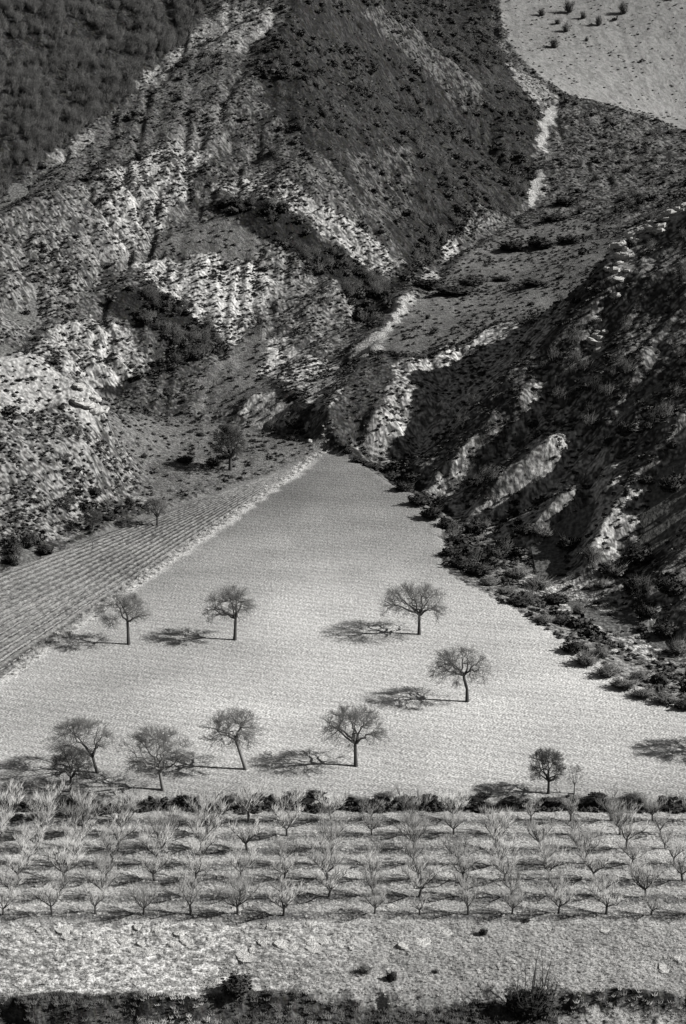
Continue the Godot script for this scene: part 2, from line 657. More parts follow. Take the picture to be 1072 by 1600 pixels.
func furrows() -> void:
	# the strip of old furrows along the field's upper side
	var across := 170
	var along := 330
	var v := PackedVector3Array()
	var n := PackedVector3Array()
	var t := PackedColorArray()
	var ix := PackedInt32Array()
	var a0: Vector2 = STRIP_A[0]
	var a1: Vector2 = STRIP_A[1]
	var c0: Vector2 = STRIP_C[0]
	var c1: Vector2 = STRIP_C[1]
	for j in along:
		var s := float(j) / (along - 1)
		var p := a0.lerp(a1, s)
		var q := c0.lerp(c1, s)
		var width := p.distance_to(q)
		for i in across:
			var u := float(i) / (across - 1)
			var g := p.lerp(q, u)
			var edge := minf(minf(u, 1.0 - u) * 10.0, minf(s, 1.0 - s) * 14.0)
			var ridge := sin(u * TAU * 15.0 + 0.5 * wide.get_noise_2d(g.x, g.y))
			var gn := grain.get_noise_2d(g.x * 1.3, g.y * 1.3)
			var h := height(g.x, g.y) + 0.06 + clampf(edge, 0.0, 1.0) * (ridge * 0.006 * width + gn * 0.09 + 0.10) - (0.12 if edge <= 0.0 else 0.0)
			v.append(Vector3(g.x, h, -g.y))
			var q2 := clampf(0.52 + 0.42 * ridge + gn * 0.6 + wide.get_noise_2d(g.x * 1.5, g.y * 1.5) * 0.35, 0.0, 1.0)
			var tone := lerpf(0.045, 0.25, q2) * lerpf(0.75, 1.0, smoothstep(390.0, 320.0, g.y)) * lerpf(0.75, 1.0, smoothstep(265.0, 310.0, g.y))
			t.append(Color(tone, tone * 0.993, tone * 0.975))
			n.append(Vector3.UP)
	for j in along - 1:
		for i in across - 1:
			var k := j * across + i
			ix.append_array([k, k + 1, k + across, k + 1, k + across + 1, k + across])
	for j in range(1, along - 1):
		for i in range(1, across - 1):
			var k := j * across + i
			var d := (v[k + 1] - v[k - 1]).cross(v[k + across] - v[k - across]).normalized()
			n[k] = d if d.y > 0.0 else -d
	var a := []
	a.resize(Mesh.ARRAY_MAX)
	a[Mesh.ARRAY_VERTEX] = v
	a[Mesh.ARRAY_NORMAL] = n
	a[Mesh.ARRAY_COLOR] = t
	a[Mesh.ARRAY_INDEX] = ix
	var m := ArrayMesh.new()
	m.add_surface_from_arrays(Mesh.PRIMITIVE_TRIANGLES, a)
	m.surface_set_material(0, mats["stubble_field"])
	var o := MeshInstance3D.new()
	o.name = "furrowed_field"
	o.mesh = m
	o.set_meta("kind", "structure")
	add_child(o, true)


func far_land() -> void:
	# the country round about, coarser, a little below the sheets in view
	var st := SurfaceTool.new()
	st.begin(Mesh.PRIMITIVE_TRIANGLES)
	var step := 20.0
	var nx := 150
	var nz := 130
	for r in nz:
		for c in nx:
			var x := -1500.0 + c * step
			var z := -900.0 + r * step
			var h := 0.0
			if z >= 150.0:
				h = height(clampf(x, XA, XB), clampf(z, ZA, ZB))
				var outx := maxf(0.0, absf(x - 10.0) - 300.0)
				var outz := maxf(0.0, z - 1000.0)
				h += outx * 0.12 + outz * 0.15
			else:
				h = lerpf(97.5, -2.0, smoothstep(-4.0, 150.0, z)) + maxf(0.0, -z) * 0.12
			h += wide.get_noise_2d(x * 0.3, z * 0.3) * 12.0 * smoothstep(280.0, 600.0, absf(x)) - 1.6
			if absf(z) < 40.0 and absf(x) < 60.0:
				h = minf(h, 96.5 - maxf(z, 0.0) * 0.4)
			var tone := 0.13 + 0.05 * wide.get_noise_2d(x, z)
			st.set_color(Color(tone, tone, tone * 0.98))
			st.set_smooth_group(0)
			st.add_vertex(Vector3(x, h, -z))
	for r in nz - 1:
		for c in nx - 1:
			var x := -1490.0 + c * step
			var z := -890.0 + r * step
			if z > 190.0 and z < 930.0 and absf(x) + 32.0 < (z - 24.0) * 0.258:
				continue
			var i := r * nx + c
			for k in [i, i + nx, i + 1, i + 1, i + nx, i + nx + 1]:
				st.add_index(k)
	st.generate_normals()
	var o := MeshInstance3D.new()
	o.name = "terrain"
	o.mesh = st.commit()
	o.mesh.surface_set_material(0, mats["hillside"])
	o.set_meta("kind", "structure")
	add_child(o, true)


# ---------------------------------------------------------------- things
func numbered(called: String) -> String:
	if not used.has(called):
		used[called] = 0
		return called
	used[called] += 1
	return "%s_%03d" % [called, used[called]]


func thing(called: String, label: String, category: String, at: Vector3, group := "") -> Node3D:
	var o := Node3D.new()
	o.name = numbered(called)
	o.position = at
	tag(o, label, category, group)
	add_child(o, true)
	return o


func tag(o: Node, label: String, category: String, group := "") -> void:
	o.set_meta("label", label)
	o.set_meta("category", category)
	if group:
		o.set_meta("group", group)


func spot(p: Vector2, sink := 0.05) -> Vector3:
	return Vector3(p.x, height(p.x, p.y) - sink, -p.y)


class Shell:
	var v := PackedVector3Array()
	var n := PackedVector3Array()
	var ix := PackedInt32Array()

	func tube(pts: PackedVector3Array, radii: PackedFloat32Array, sides: int) -> void:
		var first := v.size()
		var last := pts.size() - 1
		for i in pts.size():
			var d := (pts[mini(i + 1, last)] - pts[maxi(i - 1, 0)]).normalized()
			var a := d.cross(Vector3(0.31, 0.2, 0.93)).normalized()
			var b := d.cross(a)
			for s in sides:
				var w := TAU * s / sides
				var o := a * cos(w) + b * sin(w)
				v.append(pts[i] + o * radii[i])
				n.append(o)
		for i in last:
			for s in sides:
				var p := first + i * sides + s
				var q := first + i * sides + (s + 1) % sides
				ix.append_array([p, p + sides, q, q, p + sides, q + sides])

	func spike(a: Vector3, b: Vector3, r: float) -> void:
		var d := (b - a).normalized()
		var s := d.cross(Vector3(0.31, 0.2, 0.93)).normalized()
		var t := d.cross(s)
		var first := v.size()
		for k in 3:
			var o := s * cos(TAU * k / 3) + t * sin(TAU * k / 3)
			v.append(a + o * r)
			n.append(o)
		v.append(b)
		n.append(d)
		for k in 3:
			ix.append_array([first + k, first + 3, first + (k + 1) % 3])

	func leaf(c: Vector3, a: Vector3, b: Vector3, out: Vector3) -> void:
		var first := v.size()
		for p in [c - a - b, c + a - b, c + a + b, c - a + b]:
			v.append(p)
			n.append(out)
		if a.cross(b).dot(out) < 0.0:
			ix.append_array([first, first + 1, first + 2, first, first + 2, first + 3])
		else:
			ix.append_array([first, first + 2, first + 1, first, first + 3, first + 2])

	func mesh(m: Material) -> ArrayMesh:
		var a := []
		a.resize(Mesh.ARRAY_MAX)
		a[Mesh.ARRAY_VERTEX] = v
		a[Mesh.ARRAY_NORMAL] = n
		a[Mesh.ARRAY_INDEX] = ix
		var out := ArrayMesh.new()
		out.add_surface_from_arrays(Mesh.PRIMITIVE_TRIANGLES, a)
		out.surface_set_material(0, m)
		return out


func part(called: String, skin: Shell, m: Material, under: Node, kind := "") -> MeshInstance3D:
	if skin.v.is_empty():
		return null
	var o := MeshInstance3D.new()
	o.name = called
	o.mesh = skin.mesh(m)
	if kind:
		o.set_meta("kind", kind)
	under.add_child(o, true)
	return o


func wander(from: Vector3, dir: Vector3, length: float, segs: int, bend: float, lift: float) -> PackedVector3Array:
	var out := PackedVector3Array([from])
	var d := dir.normalized()
	var p := from
	for i in segs:
		d = (d + Vector3(rng.randf_range(-bend, bend), rng.randf_range(-bend, bend) + lift, rng.randf_range(-bend, bend))).normalized()
		p += d * length / segs
		out.append(p)
	return out


func taper(n: int, a: float, b: float) -> PackedFloat32Array:
	var out := PackedFloat32Array()
	for i in n:
		out.append(lerpf(a, b, float(i) / maxi(1, n - 1)))
	return out


func inside(p: Vector3, c: Vector3, r: Vector3) -> float:
	var q := (p - c) / r
	return q.length()


func bare_tree(root: Node3D, spec: Dictionary) -> void:
	# trunk, limbs with their branches, and the haze of twigs; the wood reaches for points spread through an ellipsoid
	var fork: Vector3 = spec.fork
	var c: Vector3 = spec.centre
	var r: Vector3 = spec.radius
	var thick: float = spec.thick
	var trunk := Shell.new()
	var mid := fork * 0.5 + Vector3(spec.get("bow", 0.0), 0, rng.randf_range(-0.1, 0.1))
	trunk.tube(PackedVector3Array([Vector3(0, -0.3, 0), Vector3(0, 0.15, 0), mid.lerp(Vector3.ZERO, 0.35), mid, fork * 0.85 + mid * 0.02, fork]), PackedFloat32Array([thick * 1.7, thick * 1.25, thick, thick * 0.92, thick * 0.9, thick * 0.8]), 7)
	part("trunk", trunk, mats[spec.bark], root)
	var twigs := Shell.new()
	var many_limbs: int = spec.limbs
	var limbs: Array = []
	var nodes := PackedVector3Array()
	var owner_of := PackedInt32Array()
	var size_at := PackedFloat32Array()
	for i in many_limbs:
		var limb := Shell.new()
		var ang: float = TAU * (i + rng.randf_range(-0.3, 0.3)) / many_limbs + spec.get("turn", 0.4)
		var rise := rng.randf_range(-0.25, 0.55) if i < many_limbs - 2 else rng.randf_range(0.8, 1.2)
		var goal := c + Vector3(cos(ang) * cos(rise), sin(rise), sin(ang) * cos(rise)) * r * rng.randf_range(0.62, 0.85)
		var way := (goal - fork)
		var knee := fork + way * 0.45 + Vector3(rng.randf_range(-0.1, 0.1), rng.randf_range(-0.02, 0.16), rng.randf_range(-0.1, 0.1)) * r.x
		var lp := PackedVector3Array()
		for k in 8:
			var t := k / 7.0
			var p := fork.lerp(knee, t).lerp(knee.lerp(goal, t), t)
			if k > 0:
				p += Vector3(rng.randf_range(-1, 1), rng.randf_range(-1, 1), rng.randf_range(-1, 1)) * r.x * 0.06
			lp.append(p)
		var sz := taper(8, thick * 0.7, thick * 0.2)
		limb.tube(lp, sz, 5)
		for k in range(2, 8):
			nodes.append(lp[k])
			owner_of.append(i)
			size_at.append(sz[k])
		limbs.append(limb)
	for a in int(spec.get("reach", 120)):
		var d := Vector3(rng.randfn(), rng.randfn(), rng.randfn()).normalized()
		if d.y < -0.55:
			d.y = -d.y
		var goal := c + d * r * pow(rng.randf_range(0.12, 1.0), 0.4)
		var best := 0
		var dist := INF
		for k in nodes.size():
			var e := nodes[k].distance_to(goal) + 0.35 * nodes[k].distance_to(c)
			if e < dist:
				dist = e
				best = k
		var from := nodes[best]
		var bp := PackedVector3Array()
		for k in 5:
			var p := from.lerp(goal, k / 4.0)
			if k > 0:
				p += Vector3(rng.randf_range(-1, 1), rng.randf_range(-0.6, 1.0), rng.randf_range(-1, 1)) * 0.07 * from.distance_to(goal)
			bp.append(p)
		var limb: Shell = limbs[owner_of[best]]
		limb.tube(bp, taper(5, minf(size_at[best] * 0.6, thick * 0.2), thick * 0.055), 3)
		if a < 40:
			nodes.append(bp[2])
			owner_of.append(owner_of[best])
			size_at.append(thick * 0.14)
		var out0 := (goal - from).normalized()
		for q in range(1, 5):
			for w in (2 if q < 4 else 4):
				var d2 := (out0 * 0.5 + (bp[q] - c).normalized() * 0.5 + Vector3(rng.randf_range(-1, 1), rng.randf_range(-0.6, 0.9), rng.randf_range(-1, 1)) * 0.9).normalized()
				var l2 := r.x * rng.randf_range(0.14, 0.32)
				if inside(bp[q] + d2 * l2, c, r) > 1.1:
					l2 *= 0.55
				var e2 := bp[q] + d2 * l2
				twigs.spike(bp[q], e2, thick * 0.08)
				for f in int(spec.get("fine", 4)):
					var st := bp[q].lerp(e2, rng.randf_range(0.25, 0.95))
					var d3 := (d2 * 0.7 + Vector3(rng.randf_range(-1, 1), rng.randf_range(-0.6, 1.0), rng.randf_range(-1, 1)) * 0.9).normalized()
					twigs.spike(st, st + d3 * l2 * rng.randf_range(0.35, 0.85), thick * 0.04)
	for limb: Shell in limbs:
		part("limb", limb, mats[spec.bark], root)
	part("twigs", twigs, mats[spec.get("twig", "twig")], root, "stuff")


func field_trees() -> void:
	# foot, crown's left and right edge and top as offsets in metres come from the survey list TREES
	var said := [
		"bare tree with two upright limbs beside the furrowed strip, leftmost of the upper field trees",
		"bare fan shaped tree between the furrowed strip and the wide flat tree",
		"bare tree with the widest flat crown and a thick straight trunk",
		"bare tree with a curved trunk, alone below the wide flat tree",
		"bare spreading tree behind the small bushy one, lowest left corner of the field",
		"small dense bare tree in front of the spreading one, lowest left corner of the field",
		"bare tree with pale forked limbs standing just above the terrace bank",
		"bare tree whose pale trunk leans left, in the lowest row of the field",
		"bare round crowned tree with forked trunk, rightmost of the lowest field row",
		"small dark round tree on the terrace edge at the right of the field",
		"thin bare sapling beside the small dark round tree on the terrace edge",
		"dark dense tree alone in the meadow at the top of the furrowed strip",
		"small bare tree on the edge of the furrowed strip below the meadow",
		"spindly sapling at the lower verge of the furrowed strip",
		"small dark twiggy tree beside a long shrub on the verge under the knoll",
		"bare tree past the right end of the field whose shadow falls on the stubble",
	]
	var shape := [[2, 0.48], [6, 0.42], [7, 0.40], [5, 0.5], [6, 0.3], [5, 0.32], [6, 0.32], [6, 0.5], [6, 0.4], [6, 0.28], [4, 0.3], [7, 0.28], [5, 0.35], [3, 0.4], [5, 0.25], [6, 0.35]]
	var lean := [-0.1, 0.2, 0.0, -0.6, -0.6, 0.0, -0.5, -1.4, -0.1, 0.0, 0.0, 0.0, 0.0, 0.0, 0.0, 0.0]
	for i in TREES.size():
		var t: Array = TREES[i]
		var left: float = t[1]
		var right: float = t[2]
		var top: float = t[3]
		var small := i in [10, 13]
		var dense := i in [5, 9, 11, 14]
		var at := spot(t[0])
		var root := thing("sapling" if small else "bare_tree", said[i], "tree", at, "" if small or i > 10 else "bare trees of the pale field")
		var half := (right - left) * 0.5
		var fh2: float = top * shape[i][1]
		var spec := {
			"fork": Vector3(lean[i], fh2, 0.0), "centre": Vector3((right + left) * 0.5, top * 0.62, 0), "radius": Vector3(half, top * 0.40, half * 0.9),
			"thick": top * (0.020 if small else (0.042 if i > 10 else 0.031)), "limbs": maxi(3, shape[i][0]) + (0 if small or i == 0 else 2), "bark": "bark", "bow": 0.25 if i == 3 else 0.0, "fine": 7 if dense else 5, "reach": 60 if small else (170 if dense else 125), "turn": 0.4 + i,
		}
		if dense:
			spec.centre.y = top * 0.58
			spec.twig = "dark twig"
			spec.radius.y = top * 0.44
		if i in [6, 7]:
			spec.bark = "pale bark"
		bare_tree(root, spec)


func orchard_tree(variant: int) -> Node3D:
	var root := Node3D.new()
	var h := rng.randf_range(0.75, 1.05)
	var trunk := Shell.new()
	var lean := Vector3(rng.randf_range(-0.15, 0.15), h, rng.randf_range(-0.1, 0.1))
	trunk.tube(PackedVector3Array([Vector3(0, -0.3, 0), Vector3(0, 0.1, 0), lean * 0.6, lean]), PackedFloat32Array([0.20, 0.16, 0.13, 0.13]), 6)
	part("trunk", trunk, mats["bark"], root)
	var shoots := Shell.new()
	var limbs := 4 + variant % 3
	var tall := [1.0, 1.15, 0.85, 1.25, 0.95, 1.1, 0.75, 1.2][variant % 8] as float
	for i in limbs:
		var limb := Shell.new()
		var ang := TAU * (i + rng.randf_range(-0.3, 0.3)) / limbs + variant
		var d := Vector3(cos(ang), rng.randf_range(0.55, 1.2), sin(ang)).normalized()
		var lp := wander(lean, d, rng.randf_range(1.5, 2.2), 5, 0.22, 0.05)
		limb.tube(lp, taper(6, 0.085, 0.03), 4)
		for k in range(1, 6):
			for m in 2 if k < 5 else 4:
				var bd := (d * 0.5 + Vector3(rng.randf_range(-1, 1), rng.randf_range(0.1, 1.3), rng.randf_range(-1, 1)) * 0.8).normalized()
				var bp := wander(lp[k], bd, rng.randf_range(0.5, 1.0) * tall, 2, 0.2, 0.1)
				limb.tube(bp, taper(3, 0.026, 0.016), 3)
				for q in [1, 2, 2]:
					for w in 2:
						var sd := (bd * 0.5 + Vector3(rng.randf_range(-0.7, 0.7), rng.randf_range(0.2, 1.2), rng.randf_range(-0.7, 0.7))).normalized()
						shoots.spike(bp[q], bp[q] + sd * rng.randf_range(0.5, 1.15) * tall, 0.019)
		part("limb", limb, mats["limb bark"], root)
	part("shoots", shoots, mats["shoot" if variant < 4 else "grey shoot"], root, "stuff")
	return root


func orchard() -> void:
	var kinds: Array[Node3D] = []
	for i in 8:
		kinds.append(orchard_tree(i))
	var looks := ["wide pale", "tall pale", "low pale", "tall dense pale", "spreading grey", "slender grey", "squat grey", "bushy grey"]
	var nth := ["first", "second", "third", "fourth", "fifth", "sixth", "seventh", "eighth", "ninth", "tenth", "eleventh", "twelfth", "thirteenth", "fourteenth", "fifteenth", "sixteenth", "seventeenth", "eighteenth", "nineteenth"]
	var lines := ["lowest row", "second lowest row", "third lowest row", "middle row", "third highest row", "second highest row", "highest row"]
	for r in 7:
		var z0 := 192.7 + r * 5.0
		var half := z0 * 0.2285
		var cells: Array[Vector2] = []
		for c in range(-9, 10):
			var x := -42.9 + (c + 9) * 5.86 - 5.86 * 1.0
			if absf(x) > half + 1.0:
				continue
			if rng.randf() < 0.07 and r > 0:
				continue
			if r == 0 and absf(x + 2.4) < 2.0:
				continue
			cells.append(Vector2(x + rng.randf_range(-0.3, 0.3), z0 + rng.randf_range(-0.2, 0.2)))
		for i in cells.size():
			var k := rng.randi() % 4 + (0 if rng.randf() < (0.75 if cells[i].x < 4.0 and r > 1 else 0.3) else 4)
			var o := kinds[k].duplicate() as Node3D
			o.name = numbered("orchard_tree")
			o.position = spot(cells[i])
			o.rotation.y = rng.randf() * TAU
			o.scale = Vector3.ONE * rng.randf_range(0.9, 1.35) * (1.15 if cells[i].x < -10.0 and r > 1 else 1.0)
			tag(o, "%s bare orchard tree, %s from the left in the %s" % [looks[k], nth[i], lines[r]], "tree", "orchard trees in rows")
			add_child(o, true)
	for k in kinds:
		k.free()


func shrub_skin(seed_: int, leaves: int, size: float, twiggy: float) -> Shell:
	var s := Shell.new()
	rng.seed = seed_
	for i in leaves:
		var d := Vector3(rng.randfn(), rng.randfn(), rng.randfn()).normalized()
		if d.y < -0.2:
			d.y = -d.y
		var bump := 0.74 + 0.62 * fbm.get_noise_3d(d.x * 12.0 + seed_ * 9.0, d.y * 12.0, d.z * 12.0)
		var p := Vector3(d.x * 0.5, 0.38 + d.y * 0.58, d.z * 0.5) * bump * sqrt(rng.randf_range(0.35, 1.0))
		p.y = maxf(p.y, 0.02)
		var a := Vector3(rng.randfn(), rng.randfn(), rng.randfn()).normalized() * size * rng.randf_range(0.5, 1.2)
		var b := a.cross(Vector3(rng.randfn(), rng.randfn(), rng.randfn())).normalized() * size * rng.randf_range(0.4, 1.0)
		var out := (d + Vector3(rng.randfn(), rng.randfn(), rng.randfn()) * 0.4).normalized()
		if rng.randf() < twiggy:
			s.spike(p * 0.4, p * rng.randf_range(1.05, 1.5) + Vector3(0, rng.randf_range(0.0, 0.12), 0), 0.010)
		else:
			s.leaf(p, a, b, out)
	return s


func shrub_thing(called: String, label: String, group: String, at: Vector2, w: float, h: float, i: int, tone: String) -> void:
	var root := thing(called, label, "shrub", spot(at, 0.15), group)
	var stem := Shell.new()
	rng.seed = 900 + i
	for k in 5:
		var d := Vector3(rng.randf_range(-0.5, 0.5) * w, h * rng.randf_range(0.5, 0.9), rng.randf_range(-0.4, 0.4) * w)
		stem.tube(PackedVector3Array([Vector3(d.x * 0.2, -0.2, d.z * 0.2), d * 0.5 + Vector3(0, 0.1, 0), d]), PackedFloat32Array([0.06, 0.045, 0.02]), 3)
	part("stems", stem, mats["bark"], root)
	var f := MeshInstance3D.new()
	f.name = "foliage"
	var key := "%s%d" % [tone, i % 6]
	if not mats.has(key + "mesh"):
		mats[key + "mesh"] = shrub_skin(40 + i % 6, 1200, 0.046 if tone == "dark shrub" else 0.032, 0.18 if tone == "dark shrub" else 0.5).mesh(mats[tone])
	f.mesh = mats[key + "mesh"]
	f.scale = Vector3(w, h, w * 0.75)
	f.rotation.y = rng.randf_range(-0.4, 0.4)
	root.add_child(f, true)


func shrubs() -> void:
	var i := 0
	for s: Array in SHRUBS:
		var low: bool = s[1] > s[2] * 3.0
		shrub_thing("shrub", s[3], "dark shrubs on the open slopes", s[0], s[1], s[2] * (1.5 if low else 1.1), i, "grey shrub" if "scree" in s[3] or "grey" in s[3] else "dark shrub")
		i += 1
	var nth := ["first", "second", "third", "fourth", "fifth", "sixth", "seventh", "eighth", "ninth", "tenth", "eleventh", "twelfth", "thirteenth", "fourteenth", "fifteenth", "sixteenth", "seventeenth", "eighteenth", "nineteenth", "twentieth"]
	for k in BANK_SHRUBS.size():
		var s: Array = BANK_SHRUBS[k]
		var half := "left" if k < 13 else "right"
		var place: String = nth[k] if k < 13 else nth[BANK_SHRUBS.size() - 1 - k]
		shrub_thing("bank_shrub", "low shrub in the terrace bank above the orchard, %s from its %s end" % [place, half], "shrubs along the terrace bank", s[0], s[1], s[2] * 0.62, i, "grey shrub" if k % 3 == 1 else "dark shrub")
		i += 1
	for k in GULLY_SHRUBS.size():
		var s: Array = GULLY_SHRUBS[k]
		var pale := k in [14, 15, 17, 18, 20, 22, 24, 25, 26, 27, 28, 29, 30, 32, 33, 35, 38, 40]
		var where: String
		if k < 13:
			where = "upper field hedge, %s down from the field's tip" % nth[k]
		elif k < 24:
			where = "thicket between field and stony gully, %s going down" % nth[k - 13]
		elif k < 33:
			where = "grassy rim at the field's lower right, %s going down" % nth[k - 24]
		else:
			where = "foot of the dark right hillside, %s going down" % nth[k - 33]
		shrub_thing("gully_shrub", ("grey straggling shrub in the " if pale else "dark straggling shrub in the ") + where, "shrubs along the gully", s[0], s[1], s[2] * 0.85, i, "grey shrub" if pale else "dark shrub")
		i += 1
	# the bare bush with upright stems at the bottom
	var at := Vector2(22.3, 177.6)
	var root := thing("bare_bush", "black bare bush with tall upright stems at the brink of the dark bank", "bush", spot(at, 0.3))
	rng.seed = 77
	for k in 17:
		var stem := Shell.new()
		var base := Vector3(rng.randf_range(-2.2, 2.2), 0, rng.randf_range(-0.8, 0.8))
		var tall := rng.randf_range(3.6, 5.4) if absf(base.x) > 0.9 else rng.randf_range(6.5, 9.0)
		var p := wander(base, Vector3(base.x * 0.16, 1, 0), tall, 6, 0.1, 0.05)
		stem.tube(p, taper(7, 0.12, 0.02), 5)
		for q in range(1, 7):
			for m in 4:
				var d := Vector3(rng.randf_range(-0.9, 0.9), rng.randf_range(0.3, 1.1), rng.randf_range(-0.9, 0.9)).normalized()
				var e := p[q] + d * rng.randf_range(0.4, 1.1)
				stem.spike(p[q], e, 0.03)
				stem.spike(p[q].lerp(e, 0.5), p[q].lerp(e, 0.5) + (d + Vector3(rng.randf_range(-0.6, 0.6), 0.4, 0)).normalized() * 0.5, 0.02)
		part("stem", stem, mats["bark"], root)
	var fo := MeshInstance3D.new()
	fo.name = "foliage"
	fo.mesh = shrub_skin(91, 1500, 0.045, 0.35).mesh(mats["dark shrub"])
	fo.scale = Vector3(8.0, 4.6, 3.6)
	root.add_child(fo, true)


func rock_mesh(seed_: int) -> ArrayMesh:
	var sp := SphereMesh.new()
	sp.radial_segments = 9
	sp.rings = 6
	var a := sp.get_mesh_arrays()
	var v: PackedVector3Array = a[Mesh.ARRAY_VERTEX]
	var ix: PackedInt32Array = a[Mesh.ARRAY_INDEX]
	for i in v.size():
		var d := v[i].normalized()
		var k := 0.42 + 0.22 * crag.get_noise_3d(d.x * 14.0 + seed_ * 31.0, d.y * 14.0, d.z * 14.0) + 0.22 * fbm.get_noise_3d(d.x * 16.0 + seed_ * 31.0, d.y * 16.0, d.z * 16.0)
		v[i] = Vector3(d.x, minf(d.y, 0.55), d.z) * k
	var fv := PackedVector3Array()
	var fn := PackedVector3Array()
	for t in range(0, ix.size(), 3):
		var p := v[ix[t]]
		var q := v[ix[t + 1]]
		var r := v[ix[t + 2]]
		var n := (r - p).cross(q - p)
		if n.length() < 1e-9:
			continue
		fv.append_array([p, q, r])
		fn.append_array([n.normalized(), n.normalized(), n.normalized()])
	var out := []
	out.resize(Mesh.ARRAY_MAX)
	out[Mesh.ARRAY_VERTEX] = fv
	out[Mesh.ARRAY_NORMAL] = fn
	var m := ArrayMesh.new()
	m.add_surface_from_arrays(Mesh.PRIMITIVE_TRIANGLES, out)
	m.surface_set_material(0, mats["rock"])
	return m


var stones: Array[ArrayMesh] = []


func rocks() -> void:
	for i in 6:
		stones.append(rock_mesh(i))
	rng.seed = 31
	var ordinal := {}
	var nth := ["first", "second", "third", "fourth", "fifth", "sixth", "seventh", "eighth", "ninth", "tenth", "eleventh", "twelfth", "thirteenth", "fourteenth", "fifteenth", "sixteenth", "seventeenth", "eighteenth", "nineteenth", "twentieth"]
	var order: Array = ROCKS.duplicate()
	order.sort_custom(func(a, b): return a[0].x < b[0].x)
	for s: Array in order:
		var p: Vector2 = s[0]
		var where := ""
		if p.y > 260.0:
			where = "pale stone in the gully beside the field"
		elif p.y > 192.0:
			where = "pale stone lump in the grass between orchard rows"
		elif p.x < -21.0:
			where = "pale rounded stone on the tussock slope at the left"
		elif p.x < 0.0:
			where = "pale flat stone on the tussock slope left of the middle"
		else:
			where = "pale flat stone on the smooth grass slope below the orchard"
		ordinal[where] = ordinal.get(where, -1) + 1
		var o := MeshInstance3D.new()
		o.name = numbered("limestone_rock")
		o.mesh = stones[rng.randi() % 6]
		o.position = spot(p, 0.0) - Vector3(0, s[2] * 0.07, 0)
		o.scale = Vector3(s[1] * 0.85, s[2] * 0.8, s[1] * 0.8)
		o.rotation = Vector3(rng.randf_range(0.05, 0.25), rng.randf() * 0.6 - 0.3, rng.randf_range(-0.12, 0.12))
		tag(o, "%s, %s from the left" % [where, nth[mini(ordinal[where], 19)] if ordinal[where] < 20 else "beyond the twentieth"], "rock", "pale limestone rocks")
		add_child(o, true)


func outcrops() -> void:
	rng.seed = 404
	var said := ["broken pale rock ledges crowning the dark spur beside the bench", "pale rock band on the skyline of the dark spur", "small pale crag low on the dark spur flank", "pale rock nose at the right end of the knoll"]
	for i in OUTCROPS.size():
		var s: Array = OUTCROPS[i]
		var p: Vector2 = s[0]
		var at := spot(p, 0.0)
		var root := thing("rock_outcrop", said[i], "rock", at, "pale rock outcrops")
		for k in int(s[3]):
			var o := MeshInstance3D.new()
			o.name = "rock"
			o.mesh = stones[rng.randi() % 6]
			var q := p + Vector2(rng.randf_range(-0.5, 0.5) * s[1], rng.randf_range(-0.5, 0.5) * s[2])
			var w := rng.randf_range(1.8, 4.2)
			o.position = spot(q, 0.0) - at + Vector3(0, 0.1, 0)
			o.scale = Vector3(w, w * rng.randf_range(0.4, 0.7), w * 0.8)
			o.rotation = Vector3(rng.randf_range(-0.3, 0.3), rng.randf_range(-0.5, 0.5), rng.randf_range(-0.3, 0.3))
			root.add_child(o, true)


func many(called: String, mesh: Mesh, where: Array, tints: Array) -> void:
	if where.is_empty():
		return
	var mm := MultiMesh.new()
	mm.transform_format = MultiMesh.TRANSFORM_3D
	mm.use_colors = true
	mm.mesh = mesh
	mm.instance_count = where.size()
	for i in where.size():
		mm.set_instance_transform(i, where[i])
		mm.set_instance_color(i, tints[i])
	var o := MultiMeshInstance3D.new()
	o.name = called
	o.multimesh = mm
	o.set_meta("kind", "stuff")
	add_child(o, true)


func tuft_mesh(blades: int, spread: float, seed_: int) -> ArrayMesh:
	var s := Shell.new()
	rng.seed = seed_
	for i in blades:
		var a := rng.randf() * TAU
		var base := Vector3(cos(a), 0, sin(a)) * spread * sqrt(rng.randf()) * 0.6
		var tip := base * 1.9 + Vector3(rng.randf_range(-0.2, 0.2), rng.randf_range(0.5, 1.0), rng.randf_range(-0.2, 0.2))
		s.spike(base, tip, 0.06)
	return s.mesh(mats["tuft"])


func brush_mesh(seed_: int) -> ArrayMesh:
	# a leafless scrub tree as it looks from far off: a fan of stems and fine wood
	var s := Shell.new()
	rng.seed = seed_
	for i in 26:
		var a := rng.randf() * TAU
		var r := sqrt(rng.randf())
		var base := Vector3(cos(a), 0, sin(a)) * r * 0.12
		var tip := Vector3(cos(a) * r * 0.5, rng.randf_range(0.55, 1.0) * (1.1 - 0.35 * r), sin(a) * r * 0.5)
		s.spike(base, tip, 0.014)
		for k in 4:
			var p := base.lerp(tip, rng.randf_range(0.35, 0.9))
			s.spike(p, p + Vector3(rng.randf_range(-0.2, 0.2), rng.randf_range(0.05, 0.28), rng.randf_range(-0.2, 0.2)), 0.010)
	return s.mesh(mats["shrub"])


